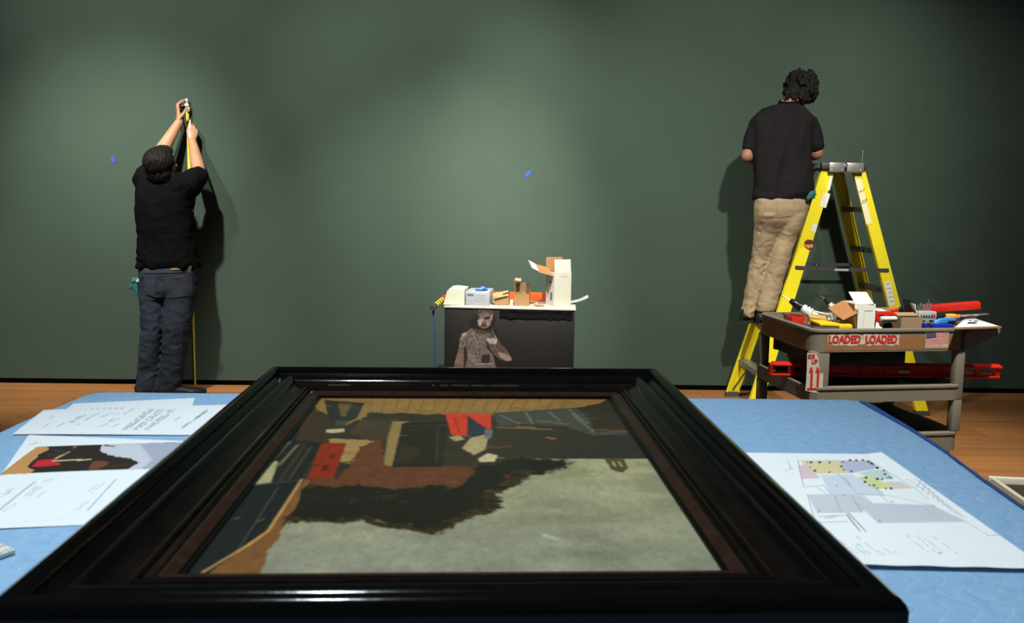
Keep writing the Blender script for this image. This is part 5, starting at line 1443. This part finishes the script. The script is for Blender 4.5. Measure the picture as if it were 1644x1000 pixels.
denim2 = M('darker denim pocket', (.016, .022, .036), .8, var=(9, .4), bump=(420, .3))
for q in ([(229, 446), (250, 449), (248, 478), (231, 474)], [(264, 449), (302, 445), (302, 476), (267, 480)]):
    drape('back_pocket', tj, [tuple(A(a, b_, 5.29)) for a, b_ in q], 10, 10, .004, denim2, jeans)
drape('pocket_seam', tj, [A(260, 447, 5.29), A(300, 443, 5.29), A(300, 444.3, 5.29), A(260, 448.3, 5.29)], 12, 2, .006, M('tan stitching', (.05, .038, .03), .8), jeans)
drape('waistband', tj, [A(228, 431, 5.29), A(313, 431, 5.29), A(313, 437.5, 5.29), A(228, 439, 5.29)], 24, 3, .005, denim2, jeans)
drape('belt', tj, [A(274, 430.5, 5.3), A(299, 429.5, 5.3), A(299, 433, 5.3), A(274, 433.5, 5.3)], 10, 3, .010, M('tan leather', (.22, .11, .05), .6), jeans)
shoe('shoe', A(238, 629, 5.37) * 1.0 + Vector((0, 0, -A(238, 629, 5.37).z)), (-.05, 1), man, leather, .29, .115)
shoe('shoe', A(263, 629, 5.38) + Vector((0, 0, -A(263, 629, 5.38).z)), (.80, .55), man, leather, .275, .10)
# what he holds and wears on his belt
top = aty(299.5, 172, 5.792); bot = aty(313, 617.5, 5.80)
tm_, put, _ = wthing('tape_measure', 'yellow tape measure held upright against the wall by the man in black', 'tape measure', (bot.x, 5.80, 0))
tape_y = M('yellow tape blade', (.70, .60, .03), .45)
pts = []
for k in range(33):
    q = k / 32; p = Vector((top.x + (bot.x - top.x) * q, 5.808, top.z * (1 - q) + .003))
    pts.append((p, .0105 * (1 - q) + .0048 * q))
mb = MB().loft([[p + Vector((-w_, -.0006, 0)), p + Vector((0, .0014, 0)), p + Vector((w_, -.0006, 0)), p + Vector((w_, .0006, 0)), p + Vector((0, .0026, 0)), p + Vector((-w_, .0006, 0))] for p, w_ in pts])
put(mb, 'blade', tape_y)
c = aty(299.7, 166, 5.79)
put(MB().box(c + Vector((0, 0, .012)), (.016, .018, .042), .003, rot=(0, .06, 0)), 'white_hook', wplast)
put(MB().box(c + Vector((.002, 0, -.012)), (.030, .022, .016), .004), 'cream_collar', M('cream plastic', (.62, .58, .40), .5))
put(MB().box(c + Vector((.008, .004, -.040)), (.026, .016, .036), .003), 'tan_block', M('tan plastic', (.30, .20, .13), .5))
mb = MB()
for k in range(40):
    q = .03 + k * .024; p = Vector((top.x + (bot.x - top.x) * q, 5.8068, top.z * (1 - q)))
    mb.box(p + Vector((.002, 0, 0)), (.006, .0004, .0016))
mk_ = put(mb, 'tick_marks', M('black print', (.02, .02, .02), .6), None, 0); mk_['kind'] = 'stuff'
a, b_ = aty(304.4, 222, 5.694), aty(305.2, 191, 5.772)
o, put, _ = wthing('pencil', 'white pencil in the right hand of the reaching man', 'pencil', Vector(a))
put(MB().tube([a, a * .1 + b_ * .9], .0042, 8), 'barrel', wplast); put(MB().tube([a * .1 + b_ * .9, b_], [.0042, .0008], 8), 'tip', M('pale wood', (.5, .36, .2), .6))
# glove in his left pocket
g0 = aty(224, 447, 5.36)
o, put, ginv = wthing('work_glove', 'teal work glove hanging from the left pocket of the man in jeans', 'glove', Vector(g0))
mb = MB(); W = lambda x, y, d=5.36: ginv @ aty(x - 3.5, y, d)
mb.chain([W(228, 447), W(219, 451)], [.016, .020]).chain([W(219, 452), W(213, 461), W(212, 463)], [.013, .011, .009]).chain([W(219, 452), W(218, 464)], [.012, .009]).chain([W(222, 452), W(223, 466), W(223, 472)], [.013, .010, .008]).chain([W(226, 449), W(217, 447)], [.010, .008])
remesh(mb, 'glove_body', .0035, teal, o, 3)
put(MB().box(aty(222, 450, 5.345), (.03, .006, .018), .002, rot=(0, -.5, 0)), 'cuff_band', M('cream cuff', (.45, .45, .38), .8))
# clip on his belt
o, put, _ = wthing('key_clip', 'small steel key clip on the right hip of the man in jeans', 'clip', aty(304, 434, 5.272))
for dx in (-1.4, 1.2): put(MB().tube([aty(303 + dx, 438, 5.272), aty(304.5 + dx, 432, 5.270), aty(306 + dx, 427, 5.272)], .0034, 8), 'clip_arm', steel_b)
put(MB().box(aty(303.5, 437, 5.274), (.012, .008, .02), .002), 'clip_body', black_pl)

# ------------------------------------------------------------------ the man on the ladder
BX, BY, BZ = 1.78, 5.33, .57
man2 = thing('person', 'dark-haired man in a charcoal polo and khakis standing on the yellow stepladder', 'person', (BX, BY, BZ))
def B(px, py, y): return aty(px, py, y) - Vector((BX, BY, BZ))
mb = MB()
headB = B(1284.5, 147, 5.365)
bP, bR = head(mb, headB, (.22, .34, .90), (.22, .86, -.40), .94)
mb.chain([B(1266, 172, 5.305), B(1272, 155, 5.330)], [.062, .056])
mb.loft([ell_ring(B(x, z, y), a, b_, .12) for x, z, y, a, b_ in ((1256, 340, 5.205, .14, .095), (1256, 310, 5.215, .14, .095), (1255, 270, 5.235, .14, .09), (1255, 230, 5.255, .15, .095), (1256, 198, 5.275, .155, .09), (1260, 180, 5.290, .12, .075), (1264, 172, 5.300, .06, .055))])
shL, shR = B(1218, 201, 5.285), B(1297, 201, 5.295)
elL, elR = B(1201, 250, 5.275), B(1311, 246, 5.275)
wrL, wrR = B(1222, 262, 5.555), B(1298, 250, 5.56)
mb.chain([shL, elL], [.044, .042]); mb.chain([shR, elR], [.044, .042])
for e_, w_ in ((elL, wrL), (elR, wrR)):
    d = w_ - e_; mb.chain([e_, e_ + d * .3, e_ + d * .7, w_], [.042, .043, .034, .026])
for wr, s_ in ((wrL, 1), (wrR, -1)):
    f = Vector((.25 * s_, .9, .12)).normalized(); wd = Vector((.15, .1, -1)) if s_ == 1 else Vector((-.15, .1, -1)); wd.normalize()
    kn = wr + f * .085; inn = Vector((s_, 0, 0))
    fing = []
    for i in range(4):
        b0 = wr + f * .08 + wd * (-.031 + .0205 * i)
        fing.append([b0 + f * .03 + inn * .006, b0 + f * .045 + inn * .026, b0 + f * .038 + inn * .044])
    hand(mb, wr, kn, wd, fing, [wr + f * .05 - wd * .034 + inn * .02, wr + f * .085 - wd * .03 + inn * .034, wr + f * .105 - wd * .024 + inn * .042], r=.008)
hipL, hipR = B(1232, 340, 5.195), B(1275, 340, 5.195)
knL, knR = B(1223, 415, 5.315), B(1253, 418, 5.305)
anL, anR = B(1203, 508, 5.375), B(1229, 505, 5.285)
lo = Vector((0, .035, 0)); mb.chain([hipL + Vector((.01, .01, 0)), knL + lo + Vector((.006, .018, 0)), anL], [.056, .040, .030]); mb.chain([hipR, knR, anR], [.068, .050, .036])
for an in (anL, anR): mb.chain([an, an + Vector((.10, .03, -.018))], [.030, .022])
bodyB = remesh(mb, 'body', .0042, skin2, man2, 3)
eyes(bP, man2, None, .94)
# curly hair
mb = MB()
HE(bP, bR, 0, -.018, .040, .092, .104, .092, .94); HE(bP, bR, 0, -.055, -.020, .084, .06, .075, .94); HE(bP, bR, .03, .04, .06, .07, .06, .05, .94); HE(bP, bR, .06, .02, -.01, .045, .06, .06, .94); HE(bP, bR, -.06, .0, -.01, .035, .06, .05, .94); HE(bP, bR, -.01, -.062, -.065, .066, .042, .045, .94)
for k in range(120):
    a = rng.random(3); th = 2 * pi * a[0]; ph = a[1] * 2.0 - .7
    x, y_, z = .10 * cos(th) * cos(ph * .7), -.018 + .108 * sin(th) * cos(ph * .7), .03 + .098 * sin(ph)
    if y_ > .075 and z < .05: continue
    p = bP(x, y_, z); q = bP(x * 1.10 + .012 * (a[2] - .5), y_ * 1.08, z * 1.02 - .022 * a[2]); r_ = bP(x * 1.02 + .026 * (rng.random() - .5), y_ * 1.04, z - .040)
    mb.chain([p, q, r_], [.011, .012, .006], 8)
mb.ell(B(1274, 148, 5.283), (.066, .042, .040)).ell(B(1290, 157, 5.29), (.036, .032, .036)).ell(B(1278, 153, 5.275), (.046, .022, .022))
for k in range(30):
    a = rng.random(3); p = B(1262 + 38 * a[0], 145 + 9 * a[1], 5.250 + .02 * a[2])
    mb.chain([p, p + Vector((.018 * (a[1] - .3), -.004, -.026)), p + Vector((.030 * (a[2] - .4), .006, -.044))], [.010, .009, .004], 8)
fb = folds(21, 30, .005)
remesh(mb, 'curly_hair', .0045, hair_g, man2, 1, lambda p, n: fb(p) * .7 + .003 * noise.noise(p * 90))
# polo shirt
mb = MB()
S2 = [(322, 1212, 1301, 5.215, .118), (316, 1211.5, 1303, 5.215, .122), (300, 1213, 1303, 5.220, .122), (275, 1210, 1302, 5.230, .118), (250, 1207.5, 1300, 5.240, .117), (225, 1206.5, 1299.5, 5.255, .118), (205, 1206, 1303, 5.265, .114), (193, 1206.5, 1307, 5.27, .104), (184, 1213, 1303, 5.275, .094), (177, 1224, 1297, 5.28, .082), (169, 1238, 1290, 5.285, .064)]
def tilted(z, a, b_, y, d): return ell_ring(B((a + b_) / 2, z, y), (B(b_, z, y) - B(a, z, y)).length / 2, d, .06, (0.0, 0), sq=2.6)
mb.loft([tilted(*q) for q in S2])
for sh, el in ((shL, elL), (shR, elR)):
    mid = B(1258, 200, 5.280)
    mb.chain([sh * .65 + mid * .35 + Vector((0, 0, .0)), sh * .95 + mid * .05 + Vector((0, 0, 0)), sh * .55 + el * .45], [.068, .072, .066])
mb.chain([shL + Vector((.02, 0, -.01)), shL * .30 + elL * .70], [.070, .060]); mb.loft([[shL * (1 - q) + elL * q + Vector((r_ * cos(2 * pi * k / 18), r_ * sin(2 * pi * k / 18), .0)) for k in range(18)] for q, r_ in ((.3, .068), (.72, .060))])
mb.chain([shR + Vector((-.03, 0, -.01)), shR * .30 + elR * .70], [.070, .060]); mb.loft([[shR * (1 - q) + elR * q + Vector((r_ * cos(2 * pi * k / 18), r_ * sin(2 * pi * k / 18), .0)) for k in range(18)] for q, r_ in ((.3, .070), (.74, .062))])
h1 = folds(31, 7.5, .013, (1, 1, 2.4)); h2 = folds(34, 4.2, .015, (2.2, 1, .5))
def dB(p, n):
    low = min(1, max(0, (1.0 - p.z) / .25)); return h1(p) * (.15 + 1.0 * low) + h2(p) * (.7 - .3 * low) - .004
polo = remesh(mb, 'polo_shirt', .0085, shirt_b, man2, 5, dB)
rings = []
for q, r0, r1 in ((0, .066, .060), (.6, .068, .062), (1, .064, .058)):
    c = B(1264, 173, 5.297) + Vector((.012, .006, .050)) * q * 1.0
    rings.append(ell_ring(c, r0, r1, .1, (.10, .25), 24, 2))
mb = MB().loft(rings, True, False); bmesh.ops.solidify(mb.bm, geom=mb.bm.faces[:], thickness=.004)
mb.build('collar', shirt_b, polo, 60)
tp = bvh_of(polo)
# khaki trousers
mb = MB()
def legB(secs, sq=2.3, tl=0.0):
    mb.loft([ell_ring(B((a + b_) / 2, z, y), (B(b_, z, y) - B(a, z, y)).length / 2, d, .05, (tl, 0), sq=sq) for z, a, b_, y, d in secs])
legB([(376, 1216, 1280, 5.275, .080), (354, 1212, 1291.5, 5.225, .106), (335, 1212, 1296, 5.205, .114), (318, 1213, 1297, 5.205, .112)], 2.6)
legB([(508, 1191.5, 1210.5, 5.380, .060), (500, 1192, 1212.5, 5.375, .062), (480, 1195.5, 1217.5, 5.378, .064), (455, 1200, 1224.5, 5.363, .068), (430, 1205, 1230.5, 5.348, .072), (410, 1209, 1236.5, 5.336, .078), (390, 1211.5, 1242.5, 5.300, .084), (365, 1213, 1250.5, 5.275, .096), (345, 1212.5, 1254.5, 5.205, .106)])
legB([(499, 1215, 1242.8, 5.271, .066), (490, 1216, 1244.8, 5.266, .068), (470, 1220, 1251.8, 5.272, .068), (450, 1227, 1255.8, 5.273, .072), (425, 1235, 1263.8, 5.262, .076), (405, 1240, 1268.8, 5.252, .082), (385, 1244, 1275, 5.255, .088), (365, 1249, 1284, 5.223, .098), (345, 1253, 1291, 5.213, .108)])
k1 = folds(41, 15, .0065, (1, 1, 1.7)); k2 = folds(44, 7, .004, (1.5, 1, .7))
def dK(p, n):
    kn = math.exp(-((p.z - .40) / .10) ** 2) + 1.1 * math.exp(-((p.z - .12) / .14) ** 2) + .5 * math.exp(-((p.z - .60) / .08) ** 2)
    return k1(p) * (.25 + .85 * kn) + k2(p) * .7 - .003
trous = remesh(mb, 'trousers', .0080, khaki, man2, 4, dK)
tt = bvh_of(trous)
kh2 = M('khaki pocket', (.335, .26, .163), .85, var=(6, .1), bump=(350, .25))
drape('back_pocket', tt, [B(1216, 326, 4.945), B(1243, 328, 4.945), B(1240, 352, 4.945), B(1218, 350, 4.945)], 10, 10, .004, kh2, trous)
drape('back_pocket', tt, [B(1260, 326, 4.945), B(1288, 324, 4.945), B(1287, 347, 4.945), B(1262, 351, 4.945)], 10, 10, .004, kh2, trous)
drape('pocket_tab', tt, [B(1240, 376, 4.945), B(1244, 376, 4.945), B(1244, 380, 4.945), B(1240, 380, 4.945)], 2, 2, .006, M('cream cuff', (.45, .45, .38), .8), trous)
for an, td in ((anL, (.97, .22)), (anR, (.98, .15))):
    shoe('shoe', Vector((an.x, an.y, .0025)) - Vector((td[0], td[1], 0)) * .06, td, man2, leather, .265, .092, .085)
# teal glove in his right pocket
g0 = aty(1303, 312, 5.13)
o, put, ginv = wthing('work_glove', 'teal work glove tucked in the right pocket of the man on the ladder', 'glove', Vector(g0))
mb = MB(); W = lambda x, y, d=5.09: ginv @ aty(x + 1, y, d)
mb.chain([W(1297, 318), W(1302, 311)], [.014, .018]).chain([W(1302, 310), W(1307, 307)], [.012, .009]).chain([W(1302, 312), W(1308, 312)], [.012, .009]).chain([W(1301, 315), W(1306, 317)], [.012, .009])
remesh(mb, 'glove_body', .0035, teal, o, 3)

# small printing that cannot be picked apart letter by letter
for o in bpy.data.objects:
    if o.type == 'MESH' and o.name.split('.')[0] in ('inscription', 'print_lines', 'side_print', 'label_print', 'handwriting', 'tick_marks', 'black_lettering', 'bit_slots', 'screws', 'lettering', 'arrow_print', 'shield_lettering', 'printed_picture'):
        o['kind'] = 'stuff'
